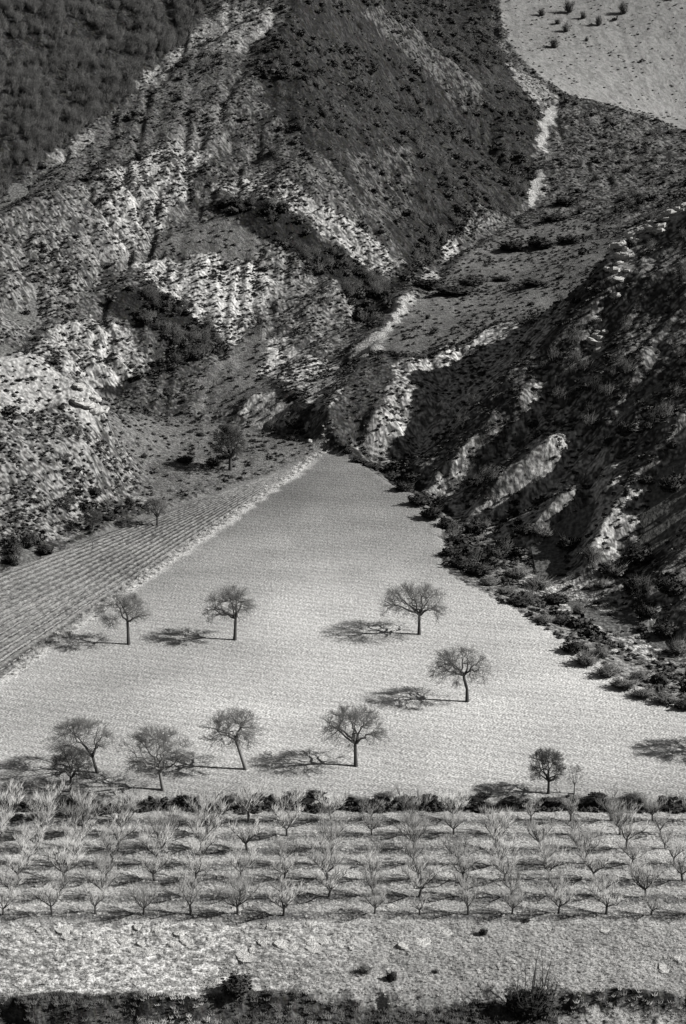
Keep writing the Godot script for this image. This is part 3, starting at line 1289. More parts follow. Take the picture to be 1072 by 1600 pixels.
func scatter() -> void:
	var tuft := tuft_mesh(16, 0.5, 5)
	var cushion := shrub_skin(300, 34, 0.2, 0.1).mesh(mats["shrub"])
	var bush: Array = []
	for i in 3:
		bush.append(shrub_skin(200 + i, 110, 0.11, 0.2).mesh(mats["shrub"]))
	var brush := [brush_mesh(11), brush_mesh(12)]
	rng.seed = 555
	var grass_at := []
	var grass_tint := []
	var tuft_at := []
	var tuft_tint := []
	var bush_at := [[], [], []]
	var bush_tint := [[], [], []]
	var wood_at := [[], []]
	var wood_tint := [[], []]
	var forest := cover_names.find("forest")
	var right := cover_names.find("right brush")
	var cell := 1.0
	for n in 420000:
		var z := sqrt(rng.randf_range(232.0 * 232.0, 955.0 * 955.0))
		var x := rng.randf_range(-1.0, 1.0) * (z * 0.25 + 4.0)
		var id := cover_at(x, z)
		if id >= STUBBLE:
			continue
		var k: Array = cover_list[id]
		var roll := rng.randf()
		var clump := pow(clampf(0.75 + fbm.get_noise_2d(x * 0.5, z * 0.5) * 1.3 + wide.get_noise_2d(x, z) * 0.8, 0.05, 2.0), 2.0)
		var pt: float = float(k[4]) * 0.75 * clampf(0.4 + clump, 0.3, 1.6)
		var ps: float = float(k[5]) * clump * 0.6
		if roll < ps:
			var p := Vector3(x, height(x, z) - 0.1, -z)
			var w := 1.0 + 3.6 * pow(rng.randf(), 2.2)
			var tone := rng.randf_range(0.018, 0.05)
			if id == forest or rng.randf() < (0.35 if id == right else 0.12):
				var b := rng.randi() % 2
				var hh := rng.randf_range(3.0, 5.5)
				tone = rng.randf_range(0.03, 0.07)
				wood_at[b].append(Transform3D(Basis(Vector3.UP, rng.randf() * TAU).scaled(Vector3(hh * 0.85, hh, hh * 0.85)), p))
				wood_tint[b].append(Color(tone, tone, tone))
			else:
				var b := rng.randi() % 3
				bush_at[b].append(Transform3D(Basis(Vector3.UP, rng.randf() * TAU).scaled(Vector3(w, w * rng.randf_range(0.4, 0.75), w)), p))
				bush_tint[b].append(Color(tone, tone, tone))
		elif roll < ps + pt:
			var s := rng.randf_range(0.55, 1.35)
			var tone := rng.randf_range(0.03, 0.075)
			tuft_at.append(Transform3D(Basis(Vector3.UP, rng.randf() * TAU).scaled(Vector3(s * 1.3, s * 0.6, s)), Vector3(x, height(x, z) - 0.05, -z)))
			tuft_tint.append(Color(tone, tone, tone))
	# low growth in the terrace bank
	for n in 1500:
		var x := rng.randf_range(-58.0, 62.0)
		var z := 227.4 + fbm.get_noise_2d(x * 0.9, 7.0) * 1.6 + rng.randf_range(-0.6, 1.0)
		if fbm.get_noise_2d(x * 0.9, 90.0) < -0.12 and rng.randf() < 0.8:
			continue
		var s := rng.randf_range(0.4, 1.0)
		var tone := rng.randf_range(0.02, 0.06)
		tuft_at.append(Transform3D(Basis(Vector3.UP, rng.randf() * TAU).scaled(Vector3(s * 1.3, s * 0.9, s)), Vector3(x, height(x, z) - 0.1, -z)))
		tuft_tint.append(Color(tone, tone, tone))
	for i in RIM.size() - 1:  # near-black tufts that stand in for the shadow line under the rim
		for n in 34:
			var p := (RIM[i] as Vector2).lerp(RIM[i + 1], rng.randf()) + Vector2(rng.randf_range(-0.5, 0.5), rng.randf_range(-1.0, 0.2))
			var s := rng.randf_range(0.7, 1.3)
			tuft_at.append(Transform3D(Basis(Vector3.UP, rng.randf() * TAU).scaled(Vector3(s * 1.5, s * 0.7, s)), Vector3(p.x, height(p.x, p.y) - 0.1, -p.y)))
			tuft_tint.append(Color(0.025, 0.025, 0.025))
	for n in 1100:
		var t := rng.randf_range(0.0, 1.05)
		var p := STRIP_A[0].lerp(STRIP_A[1], t) + Vector2(rng.randf_range(-1.6, 1.4), rng.randf_range(-1.0, 1.0))
		var s := rng.randf_range(0.25, 0.6)
		var tone := rng.randf_range(0.12, 0.4)
		grass_at.append(Transform3D(Basis(Vector3.UP, rng.randf() * TAU).scaled(Vector3(s * 1.8, s, s * 1.8)), Vector3(p.x, height(p.x, p.y), -p.y)))
		grass_tint.append(Color(tone, tone, tone))
	# grass of the worked land in front
	for n in 30000:
		var z := rng.randf_range(168.0, 229.0)
		var x := rng.randf_range(-1.0, 1.0) * (z * 0.24 + 2.0)
		var c := worked_cover(x, z)
		if c == "stubble":
			continue
		var s := rng.randf_range(0.14, 0.34)
		var tone := rng.randf_range(0.12, 0.42)
		if c == "dark bank":
			s *= 1.7
			tone *= lerpf(0.22, 0.95, clampf(smoothstep(-25.0, -23.0, x) * smoothstep(-13.0, -16.0, x) * 0.8 + smoothstep(24.0, 28.0, x) * 0.7 + 0.5 * wide.get_noise_2d(x * 3.0, 8.0), 0.0, 1.0))
		elif c == "orchard" and rng.randf() < 0.6:
			continue
		grass_at.append(Transform3D(Basis(Vector3.UP, rng.randf() * TAU).scaled(Vector3(s * 1.8, s, s * 1.8)), Vector3(x, height(x, z) - 0.03, -z)))
		grass_tint.append(Color(tone, tone, tone))
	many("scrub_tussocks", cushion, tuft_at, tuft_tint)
	for b in 3:
		many("hillside_shrubbery", bush[b], bush_at[b], bush_tint[b])
	for b in 2:
		many("bare_woodland", brush[b], wood_at[b], wood_tint[b])
	many("dry_grass", tuft, grass_at, grass_tint)
	print("tufts ", tuft_at.size(), " bushes ", bush_at[0].size() * 3, " wood ", wood_at[0].size() * 2, " grass ", grass_at.size(), " ms ", Time.get_ticks_msec())


# ---------------------------------------------------------------- the survey, in metres
func land_lines():
	crease("ravine bed", [Vector3(13.0, 39.1, 385.5), Vector3(1.5, 45.3, 403.0), Vector3(-3.4, 50.1, 406.0), Vector3(-5.4, 52.6, 410.0), Vector3(-1.3, 57.7, 421.0), Vector3(3.8, 62.9, 435.0), Vector3(11.0, 70.5, 466.0), Vector3(20.6, 80.4, 503.0), Vector3(36.1, 87.7, 562.0), Vector3(63.1, 102.2, 612.0), Vector3(73.1, 109.1, 634.0), Vector3(78.7, 119.1, 662.0), Vector3(83.3, 131.8, 694.0), Vector3(89.1, 145.9, 730.0), Vector3(98.3, 156.9, 768.0), Vector3(95.1, 168.3, 800.0), Vector3(85.3, 184.4, 842.0), Vector3(79.5, 201.2, 880.0), Vector3(82.5, 223.4, 925.0)])
	crease("field gully", [Vector3(13.0, 39.1, 385.5), Vector3(24.0, 35.1, 363.6), Vector3(29.8, 31.5, 340.7), Vector3(40.9, 29.0, 326.2), Vector3(46.2, 26.1, 307.5), Vector3(51.3, 24.0, 293.1), Vector3(61.0, 21.3, 275.8), Vector3(70.8, 18.6, 258.9)])
	crease("right foot", [Vector3(16.9, 40.6, 385.7), Vector3(26.3, 36.4, 365.0), Vector3(35.2, 32.4, 343.3), Vector3(46.8, 29.7, 326.2), Vector3(53.0, 26.8, 307.3), Vector3(62.1, 23.0, 283.3), Vector3(72.1, 20.4, 263.9)])
	crease("rib 0", [Vector3(20.0, 41.9, 377.4), Vector3(28.9, 49.6, 382.6), Vector3(39.2, 58.2, 388.0), Vector3(44.1, 61.3, 388.3)])
	crease("rib 1", [Vector3(28.7, 38.3, 358.3), Vector3(36.8, 44.4, 361.1), Vector3(44.7, 51.1, 365.5), Vector3(48.9, 54.3, 367.0)])
	crease("rib 2", [Vector3(36.9, 35.2, 339.7), Vector3(43.2, 39.8, 341.5), Vector3(51.2, 46.4, 345.5), Vector3(56.9, 50.7, 347.5)])
	crease("rib 3", [Vector3(48.0, 32.7, 321.5), Vector3(51.3, 37.1, 326.6), Vector3(54.9, 42.5, 333.8), Vector3(57.8, 49.1, 344.3)])
	crease("rib 4", [Vector3(57.8, 27.4, 299.5), Vector3(62.6, 33.4, 306.3), Vector3(67.5, 38.7, 311.5)])
	crease("rut 0", [Vector3(24.8, 36.7, 376.4), Vector3(34.1, 43.8, 379.8), Vector3(45.2, 53.1, 385.5), Vector3(50.0, 56.8, 387.3)])
	crease("rut 1", [Vector3(33.7, 32.6, 357.1), Vector3(41.0, 37.5, 358.4), Vector3(50.2, 45.5, 363.7), Vector3(55.6, 50.2, 366.9)])
	crease("rut 2", [Vector3(45.5, 29.6, 336.4), Vector3(49.5, 34.2, 341.3), Vector3(53.5, 38.9, 346.3), Vector3(56.7, 43.1, 351.2)])
	crease("rut 3", [Vector3(54.4, 27.4, 315.8), Vector3(60.2, 33.0, 320.4), Vector3(65.3, 39.5, 327.9), Vector3(70.9, 43.3, 329.0)])
	crease("right shelf", [Vector3(60.9, 53.9, 355.2), Vector3(65.3, 56.4, 352.7), Vector3(73.9, 59.3, 345.8), Vector3(85.7, 61.4, 333.9)])
	crease("right upper", [Vector3(55.7, 63.1, 385.2), Vector3(67.5, 69.7, 379.7), Vector3(79.6, 73.0, 375.6), Vector3(93.1, 76.6, 366.0)])
	crease("right spur", [Vector3(30.6, 54.2, 396.0), Vector3(40.3, 63.0, 400.2), Vector3(47.7, 69.7, 403.2), Vector3(56.5, 76.8, 404.9), Vector3(64.0, 84.1, 411.2), Vector3(66.4, 90.4, 417.3), Vector3(70.6, 95.6, 423.4), Vector3(78.7, 101.5, 425.6), Vector3(88.1, 105.4, 421.9), Vector3(104.9, 112.1, 419.1)])
	crease("scarp foot", [Vector3(2.6, 44.3, 404.4), Vector3(10.1, 42.6, 394.8), Vector3(16.6, 43.3, 399.1), Vector3(20.4, 45.1, 410.7)])
	crease("scarp edge", [Vector3(4.3, 64.1, 449.5), Vector3(10.0, 64.9, 449.0), Vector3(14.9, 65.5, 437.0), Vector3(21.6, 66.2, 441.0), Vector3(32.7, 69.1, 449.0), Vector3(46.0, 72.8, 459.0), Vector3(58.0, 75.7, 469.0), Vector3(69.9, 78.6, 481.0)])
	crease("scarp toe", [Vector3(8.8, 52.8, 408.0), Vector3(11.5, 57.8, 420.0), Vector3(14.9, 65.1, 437.0)])
	crease("scarp hollow", [Vector3(24.9, 46.8, 404.0), Vector3(24.7, 53.6, 416.0), Vector3(23.8, 60.5, 431.0)])
	crease("scarp rib", [Vector3(24.5, 46.0, 398.0), Vector3(28.6, 52.4, 412.0), Vector3(34.7, 59.0, 428.0), Vector3(41.1, 67.2, 444.0)])
	crease("behind spur", [Vector3(57.5, 72.7, 464.0), Vector3(70.0, 80.1, 482.0)])
	crease("plateau left", [Vector3(4.3, 64.1, 449.5), Vector3(12.8, 70.0, 468.0), Vector3(22.8, 77.8, 500.0), Vector3(32.3, 84.1, 535.0), Vector3(45.8, 92.4, 568.0), Vector3(64.9, 100.8, 607.0)])
	crease("plateau mid", [Vector3(30.8, 73.2, 477.0), Vector3(53.9, 83.0, 520.0), Vector3(78.4, 93.5, 566.0), Vector3(90.4, 100.7, 588.0)])
	crease("plateau top", [Vector3(74.3, 102.4, 606.0), Vector3(95.5, 107.2, 622.0), Vector3(125.5, 113.6, 640.0)])
	crease("right hill", [Vector3(92.0, 130.4, 690.0), Vector3(113.4, 127.7, 690.0), Vector3(143.8, 127.8, 692.0), Vector3(173.4, 130.6, 695.0)])
	crease("right crest", [Vector3(99.8, 157.7, 771.0), Vector3(108.6, 158.1, 764.0), Vector3(123.0, 152.4, 752.0), Vector3(135.8, 146.6, 742.0), Vector3(152.3, 141.5, 735.0), Vector3(185.0, 135.8, 720.0)])
	crease("scree low", [Vector3(106.2, 161.5, 790.0), Vector3(130.8, 157.8, 800.0), Vector3(167.3, 149.0, 808.0), Vector3(208.0, 144.8, 810.0)])
	crease("scree top", [Vector3(91.2, 214.1, 905.0), Vector3(128.4, 223.4, 925.0), Vector3(191.4, 246.0, 940.0), Vector3(239.1, 257.9, 950.0)])
	crease("meadow back", [Vector3(-67.1, 50.6, 446.0), Vector3(-53.0, 48.5, 442.0), Vector3(-39.4, 47.0, 437.0), Vector3(-23.2, 46.4, 428.0), Vector3(-11.0, 46.1, 417.0), Vector3(-6.7, 46.1, 409.0)])
	crease("white scarp top", [Vector3(-26.4, 54.0, 440.0), Vector3(-18.5, 55.3, 440.0), Vector3(-11.1, 52.7, 424.0), Vector3(-7.9, 49.3, 413.0)])
	crease("grass spur", [Vector3(-35.9, 47.7, 437.0), Vector3(-34.3, 55.0, 452.0), Vector3(-28.9, 60.9, 467.0), Vector3(-34.6, 64.9, 475.0), Vector3(-22.5, 72.4, 492.0), Vector3(-31.0, 81.5, 506.0), Vector3(-41.5, 87.2, 514.0), Vector3(-39.3, 97.0, 527.0)])
	crease("step foot", [Vector3(-66.6, 54.6, 452.0), Vector3(-56.0, 57.7, 461.0), Vector3(-41.7, 60.6, 466.0), Vector3(-34.4, 63.1, 472.0)])
	crease("step edge", [Vector3(-65.3, 80.9, 494.0), Vector3(-57.1, 77.3, 490.0), Vector3(-47.0, 70.9, 484.0), Vector3(-39.1, 67.0, 480.0), Vector3(-33.9, 65.2, 476.0)])
	crease("step under", [Vector3(-65.2, 77.4, 486.0), Vector3(-57.9, 72.1, 480.0), Vector3(-48.0, 66.8, 474.0), Vector3(-38.4, 63.7, 471.0)])
	crease("step2 edge", [Vector3(-28.9, 111.6, 546.0), Vector3(-18.1, 105.3, 541.0), Vector3(-7.6, 98.6, 537.0), Vector3(5.0, 90.8, 532.0), Vector3(17.5, 85.7, 530.0)])
	crease("step2 under", [Vector3(-28.4, 104.2, 536.0), Vector3(-17.8, 98.0, 531.0), Vector3(-7.4, 91.9, 527.0), Vector3(4.9, 83.9, 521.0), Vector3(13.0, 79.1, 515.0)])
	crease("spur 3", [Vector3(-22.5, 72.4, 492.0), Vector3(-15.2, 65.9, 474.0), Vector3(-6.5, 61.2, 459.0), Vector3(1.6, 60.0, 452.0)])
	crease("spur 4", [Vector3(-3.2, 83.4, 508.0), Vector3(4.7, 74.1, 496.0), Vector3(9.4, 69.7, 488.0)])
	crease("gully 3", [Vector3(-19.1, 58.3, 455.0), Vector3(-14.2, 56.0, 441.0), Vector3(-8.6, 52.7, 424.0)])
	crease("gully 1", [Vector3(-104.0, 60.5, 440.0), Vector3(-92.9, 65.1, 455.0), Vector3(-85.1, 71.9, 473.0), Vector3(-75.1, 80.9, 495.0), Vector3(-62.7, 92.0, 523.0), Vector3(-44.5, 111.8, 555.0), Vector3(-30.6, 125.5, 580.0)])
	crease("left crest", [Vector3(-132.6, 93.4, 494.0), Vector3(-107.1, 102.6, 512.0), Vector3(-97.8, 109.6, 528.0), Vector3(-88.2, 115.7, 546.0), Vector3(-74.3, 122.9, 570.0), Vector3(-54.0, 137.2, 592.0), Vector3(-38.9, 147.3, 608.0), Vector3(-28.1, 163.3, 632.0), Vector3(-16.9, 189.7, 672.0), Vector3(-9.8, 217.1, 720.0)])
	crease("behind crest", [Vector3(-139.5, 95.1, 520.0), Vector3(-111.6, 105.2, 534.0), Vector3(-99.0, 122.3, 566.0), Vector3(-86.0, 135.9, 592.0), Vector3(-75.2, 150.4, 618.0), Vector3(-61.3, 170.0, 650.0), Vector3(-53.1, 187.7, 676.0), Vector3(-50.5, 211.1, 715.0)])
	crease("forest top", [Vector3(-168.1, 171.3, 640.0), Vector3(-134.9, 188.1, 660.0), Vector3(-101.4, 197.1, 690.0), Vector3(-79.3, 213.4, 730.0)])
	crease("centre slope", [Vector3(-18.9, 122.8, 566.0), Vector3(-3.5, 111.8, 555.0), Vector3(14.0, 105.5, 563.0), Vector3(32.8, 98.9, 583.0), Vector3(43.6, 93.4, 575.0)])
	crease("centre slope 2", [Vector3(-15.7, 155.0, 618.0), Vector3(6.0, 155.5, 650.0), Vector3(33.0, 146.0, 690.0), Vector3(59.9, 130.4, 690.0), Vector3(72.5, 116.7, 668.0)])
	crease("centre slope 3", [Vector3(1.1, 208.1, 730.0), Vector3(31.3, 205.4, 790.0), Vector3(52.1, 195.5, 830.0), Vector3(69.7, 183.2, 830.0)])
	crease("centre gully", [Vector3(-15.2, 139.7, 596.0), Vector3(0.9, 123.4, 582.0), Vector3(13.6, 94.8, 545.0), Vector3(18.4, 82.8, 526.0)])
	crease("knob top", [Vector3(-98.2, 69.8, 378.0), Vector3(-81.9, 69.6, 386.0), Vector3(-75.6, 68.9, 389.0), Vector3(-67.1, 64.4, 388.0), Vector3(-58.9, 61.2, 386.0)])
	crease("knob edge", [Vector3(-58.9, 61.2, 386.0), Vector3(-58.0, 56.3, 385.0), Vector3(-54.6, 48.0, 395.0), Vector3(-48.2, 42.6, 383.0)])
	crease("knob face", [Vector3(-92.3, 52.2, 352.0), Vector3(-76.7, 52.9, 358.0), Vector3(-66.0, 52.3, 362.0), Vector3(-58.2, 51.5, 368.0)])
	crease("knob foot", [Vector3(-83.9, 30.8, 315.2), Vector3(-70.3, 32.2, 324.1), Vector3(-61.8, 34.0, 335.4), Vector3(-54.4, 36.2, 349.5), Vector3(-47.7, 39.4, 369.5), Vector3(-45.9, 42.1, 386.5)])
	crease("behind knob", [Vector3(-112.3, 63.8, 432.0), Vector3(-89.3, 65.1, 437.0), Vector3(-73.8, 58.3, 436.0), Vector3(-64.7, 51.1, 438.0)])
	crease("meadow", [Vector3(-36.2, 41.2, 382.1), Vector3(-32.8, 43.6, 398.0), Vector3(-44.9, 44.7, 407.2), Vector3(-18.8, 44.9, 406.2)])
	crease("meadow2", [Vector3(-47.1, 35.8, 348.0), Vector3(-58.4, 33.1, 331.3), Vector3(-75.5, 30.1, 312.3)])
	crease("edge right", [Vector3(150.0, 40.0, 230.0), Vector3(190.0, 80.0, 300.0), Vector3(230.0, 120.0, 420.0), Vector3(250.0, 130.0, 560.0), Vector3(260.0, 155.0, 700.0), Vector3(270.0, 205.0, 900.0)])
	crease("edge right 2", [Vector3(300.0, 100.0, 230.0), Vector3(310.0, 130.0, 420.0), Vector3(320.0, 160.0, 700.0), Vector3(320.0, 230.0, 1000.0)])
	crease("edge back", [Vector3(-300.0, 250.0, 1000.0), Vector3(-100.0, 260.0, 1000.0), Vector3(100.0, 265.0, 1000.0), Vector3(300.0, 270.0, 1000.0)])
	crease("edge left", [Vector3(-300.0, 50.0, 230.0), Vector3(-300.0, 80.0, 380.0), Vector3(-300.0, 130.0, 520.0), Vector3(-300.0, 210.0, 700.0)])
	crease("front", [Vector3(-300.0, -4.0, 150.0), Vector3(0.0, -4.0, 150.0), Vector3(300.0, 0.0, 150.0)])

const FIELD_EDGE: Array[Vector2] = [Vector2(-130.0, 228.4), Vector2(120.0, 228.4), Vector2(68.0, 248.0), Vector2(56.8, 257.7), Vector2(49.4, 268.3), Vector2(40.2, 285.9), Vector2(31.9, 302.6), Vector2(22.9, 316.0), Vector2(20.0, 324.9), Vector2(21.6, 336.2), Vector2(21.8, 356.8), Vector2(16.9, 368.1), Vector2(10.5, 381.0), Vector2(3.8, 394.2), Vector2(-5.0, 406.2), Vector2(-16.5, 387.5), Vector2(-42.5, 356.8), Vector2(-69.4, 319.5), Vector2(-84.0, 301.0)]
func ground_cover():
	area("brush", [Vector2(-33.8, 624.5), Vector2(-26.2, 646.0), Vector2(-21.9, 666.5), Vector2(-17.4, 691.0), Vector2(-4.5, 708.5), Vector2(11.5, 932.5), Vector2(29.0, 936.5), Vector2(46.8, 941.0), Vector2(64.6, 944.5), Vector2(82.5, 947.0), Vector2(81.4, 911.5), Vector2(79.5, 868.5), Vector2(80.4, 792.5), Vector2(87.3, 744.5), Vector2(81.0, 697.0), Vector2(73.3, 645.0), Vector2(63.5, 616.5), Vector2(49.8, 612.0), Vector2(37.1, 578.5), Vector2(22.8, 533.5), Vector2(13.9, 556.5), Vector2(5.3, 564.5), Vector2(-3.6, 574.5), Vector2(-15.0, 585.5), Vector2(-27.0, 602.5)])
	area("stony brush", [Vector2(6.5, 707.5), Vector2(24.1, 753.0), Vector2(35.4, 746.5), Vector2(46.5, 739.5), Vector2(61.6, 730.5), Vector2(61.4, 710.0), Vector2(50.1, 705.5), Vector2(39.3, 710.0), Vector2(28.4, 713.0), Vector2(17.4, 711.5)])
	area("stony brush", [Vector2(0.9, 588.0), Vector2(12.7, 606.5), Vector2(25.2, 625.5), Vector2(25.5, 602.5), Vector2(26.0, 584.5), Vector2(13.9, 556.5), Vector2(5.3, 567.0)])
	area("forest", [Vector2(-258.4, 990.5), Vector2(-240.8, 988.0), Vector2(-223.1, 984.5), Vector2(-205.1, 979.0), Vector2(-186.9, 971.5), Vector2(-169.3, 965.5), Vector2(-151.9, 960.0), Vector2(-134.8, 955.5), Vector2(-88.0, 709.5), Vector2(-76.1, 712.5), Vector2(-63.9, 711.5), Vector2(-51.1, 704.0), Vector2(-54.2, 662.0), Vector2(-63.4, 632.5), Vector2(-78.3, 614.0), Vector2(-88.6, 594.5), Vector2(-98.2, 575.0), Vector2(-105.7, 554.0), Vector2(-114.2, 536.5), Vector2(-122.5, 529.5), Vector2(-126.4, 506.0), Vector2(-132.5, 493.5), Vector2(-141.2, 527.5), Vector2(-144.3, 541.0), Vector2(-148.1, 557.0), Vector2(-152.7, 576.0), Vector2(-157.5, 596.0), Vector2(-162.9, 618.5), Vector2(-169.3, 645.0), Vector2(-234.2, 895.0)])
	area("crest grass", [Vector2(-53.6, 682.0), Vector2(-40.9, 687.5), Vector2(-28.0, 693.0), Vector2(-14.8, 696.0), Vector2(-21.2, 666.5), Vector2(-27.3, 641.0), Vector2(-43.3, 622.0), Vector2(-54.2, 595.5), Vector2(-64.1, 585.0), Vector2(-73.6, 573.5), Vector2(-81.6, 563.0), Vector2(-89.1, 551.5), Vector2(-99.5, 537.5), Vector2(-108.5, 529.5), Vector2(-115.7, 514.5), Vector2(-119.8, 533.5), Vector2(-112.9, 544.5), Vector2(-105.9, 557.5), Vector2(-98.8, 571.5), Vector2(-85.6, 592.5), Vector2(-78.5, 610.0), Vector2(-70.9, 627.5), Vector2(-62.8, 645.5), Vector2(-58.3, 663.5)])
	area("pale crest", [Vector2(-68.8, 638.0), Vector2(-62.1, 653.0), Vector2(-55.0, 667.0), Vector2(-47.9, 675.5), Vector2(-29.7, 671.5), Vector2(-24.2, 660.0), Vector2(-40.6, 637.5), Vector2(-56.1, 648.5), Vector2(-64.4, 630.5), Vector2(-76.1, 615.5), Vector2(-78.9, 619.5)])
	area("pale crest", [Vector2(-99.5, 569.5), Vector2(-93.8, 583.0), Vector2(-88.9, 588.0), Vector2(-88.4, 576.5), Vector2(-97.5, 563.5)])
	area("marl thin", [Vector2(-117.3, 503.5), Vector2(-107.1, 512.0), Vector2(-99.0, 523.0), Vector2(-90.9, 536.0), Vector2(-82.6, 551.0), Vector2(-73.8, 566.5), Vector2(-66.0, 576.0), Vector2(-57.9, 584.5), Vector2(-49.5, 593.0), Vector2(-43.1, 582.5), Vector2(-46.0, 576.5), Vector2(-51.3, 559.5), Vector2(-56.4, 543.5), Vector2(-63.0, 526.5), Vector2(-69.4, 511.5), Vector2(-75.5, 497.5), Vector2(-85.4, 475.0), Vector2(-92.1, 464.0), Vector2(-98.6, 453.5), Vector2(-89.6, 379.5), Vector2(-107.5, 457.0), Vector2(-110.8, 472.5), Vector2(-114.2, 488.5)])
	area("marl", [Vector2(-78.1, 557.0), Vector2(-65.8, 573.5), Vector2(-49.7, 581.0), Vector2(-45.9, 575.0), Vector2(-53.8, 550.5), Vector2(-63.2, 528.5), Vector2(-71.9, 515.5), Vector2(-77.5, 528.0)])
	area("marl", [Vector2(-44.8, 559.5), Vector2(-35.3, 564.0), Vector2(-25.5, 567.0), Vector2(-16.4, 555.5), Vector2(-7.7, 549.5), Vector2(5.1, 545.5), Vector2(13.6, 542.0), Vector2(21.9, 536.0), Vector2(13.2, 525.0), Vector2(0.8, 531.0), Vector2(-6.5, 537.0), Vector2(-14.0, 542.5), Vector2(-28.9, 546.0), Vector2(-42.1, 552.5)])
	area("shaded scrub", [Vector2(-49.4, 549.5), Vector2(-39.2, 548.5), Vector2(-28.9, 545.5), Vector2(-16.0, 540.5), Vector2(-5.4, 533.0), Vector2(3.9, 528.5), Vector2(13.1, 521.5), Vector2(23.8, 531.0), Vector2(33.5, 555.5), Vector2(20.9, 511.5), Vector2(13.9, 476.5), Vector2(9.1, 471.5), Vector2(3.7, 499.0), Vector2(-7.3, 514.5), Vector2(-19.7, 524.0), Vector2(-27.0, 528.0), Vector2(-35.9, 537.5)])
	area("marl thin", [Vector2(-28.0, 527.0), Vector2(-17.6, 523.5), Vector2(-3.2, 510.5), Vector2(4.7, 496.0), Vector2(2.6, 465.0), Vector2(-6.7, 471.0), Vector2(-20.5, 491.5), Vector2(-26.8, 500.5), Vector2(-27.4, 514.0)])
	area("bench grass", [Vector2(-61.8, 524.5), Vector2(-51.5, 536.5), Vector2(-36.8, 536.5), Vector2(-24.8, 524.5), Vector2(-27.7, 519.0), Vector2(-36.8, 519.0), Vector2(-46.0, 519.5)])
	area("marl bright", [Vector2(-66.8, 514.5), Vector2(-57.5, 518.0), Vector2(-48.0, 519.5), Vector2(-33.8, 520.0), Vector2(-21.2, 509.5), Vector2(-22.9, 501.0), Vector2(-28.9, 484.5), Vector2(-33.5, 475.5), Vector2(-40.4, 485.5), Vector2(-53.6, 493.5), Vector2(-60.5, 503.5)])
	area("marl thin", [Vector2(-31.3, 477.0), Vector2(-26.6, 497.5), Vector2(-16.6, 490.5), Vector2(-3.0, 469.0), Vector2(3.6, 457.0), Vector2(0.7, 425.5), Vector2(-5.1, 415.5), Vector2(-11.6, 444.5), Vector2(-21.5, 468.0)])
	area("shaded scrub", [Vector2(-72.3, 488.5), Vector2(-65.6, 497.0), Vector2(-51.9, 495.5), Vector2(-39.5, 486.0), Vector2(-33.5, 475.5), Vector2(-43.6, 466.5), Vector2(-55.9, 460.5), Vector2(-67.2, 449.5), Vector2(-67.0, 454.5), Vector2(-54.6, 465.5), Vector2(-48.7, 472.0), Vector2(-57.7, 477.5), Vector2(-66.6, 481.5)])
	area("marl", [Vector2(-87.9, 457.0), Vector2(-81.4, 473.0), Vector2(-73.3, 481.5), Vector2(-58.2, 473.0), Vector2(-54.8, 467.5), Vector2(-61.3, 459.5), Vector2(-68.4, 452.0), Vector2(-65.5, 387.0), Vector2(-70.2, 388.0)])
	area("bench grass", [Vector2(-33.0, 474.5), Vector2(-26.2, 488.5), Vector2(-19.3, 469.5), Vector2(-25.5, 455.0), Vector2(-20.4, 443.5), Vector2(-26.4, 440.0), Vector2(-39.7, 440.5), Vector2(-42.8, 457.0)])
	area("marl bright", [Vector2(-20.2, 483.0), Vector2(-10.3, 465.0), Vector2(-0.2, 456.0), Vector2(2.0, 428.5), Vector2(-4.3, 413.5), Vector2(-8.6, 424.5), Vector2(-17.1, 448.5), Vector2(-23.9, 461.0)])
	area("bench grass", [Vector2(-58.0, 385.5), Vector2(-52.2, 442.5), Vector2(-42.5, 439.5), Vector2(-32.9, 435.5), Vector2(-23.3, 429.5), Vector2(-15.3, 421.0), Vector2(-7.5, 406.0), Vector2(-5.8, 400.0), Vector2(-16.5, 387.5), Vector2(-23.3, 381.0), Vector2(-29.8, 374.0), Vector2(-36.2, 367.5), Vector2(-42.3, 361.0), Vector2(-46.2, 370.0), Vector2(-49.8, 387.5), Vector2(-56.6, 382.5)])
	area("dry grass", [Vector2(-42.3, 361.0), Vector2(-47.7, 369.5), Vector2(-51.0, 356.0), Vector2(-55.2, 345.5), Vector2(-59.2, 336.0), Vector2(-64.8, 329.5), Vector2(-70.0, 322.5), Vector2(-75.9, 314.0), Vector2(-77.1, 319.0), Vector2(-70.5, 325.0), Vector2(-63.9, 332.0), Vector2(-59.9, 340.5), Vector2(-55.7, 349.0), Vector2(-49.2, 355.5)])
	area("shaded scrub", [Vector2(9.1, 469.0), Vector2(14.5, 499.0), Vector2(21.7, 533.0), Vector2(28.5, 565.0), Vector2(35.7, 594.0), Vector2(48.2, 606.0), Vector2(42.0, 584.5), Vector2(33.8, 561.0), Vector2(25.5, 523.0), Vector2(14.8, 475.0), Vector2(7.0, 454.0)])
	area("ravine wall", [Vector2(10.5, 491.0), Vector2(7.0, 454.0), Vector2(2.4, 437.5), Vector2(-2.6, 416.0), Vector2(-4.6, 410.5), Vector2(-3.3, 409.0), Vector2(1.3, 419.0), Vector2(5.5, 434.0), Vector2(11.0, 463.5), Vector2(20.5, 501.0), Vector2(33.3, 550.5), Vector2(31.4, 556.5), Vector2(21.4, 523.0)])
	area("pale rock", [Vector2(20.7, 516.0), Vector2(28.3, 546.0), Vector2(33.1, 541.5), Vector2(31.8, 525.0)])
	area("pale rock", [Vector2(33.5, 562.0), Vector2(38.5, 583.0), Vector2(43.3, 569.5), Vector2(36.1, 562.0)])
	area("marl thin", [Vector2(42.7, 588.0), Vector2(49.9, 613.0), Vector2(55.2, 604.0), Vector2(48.1, 588.5)])
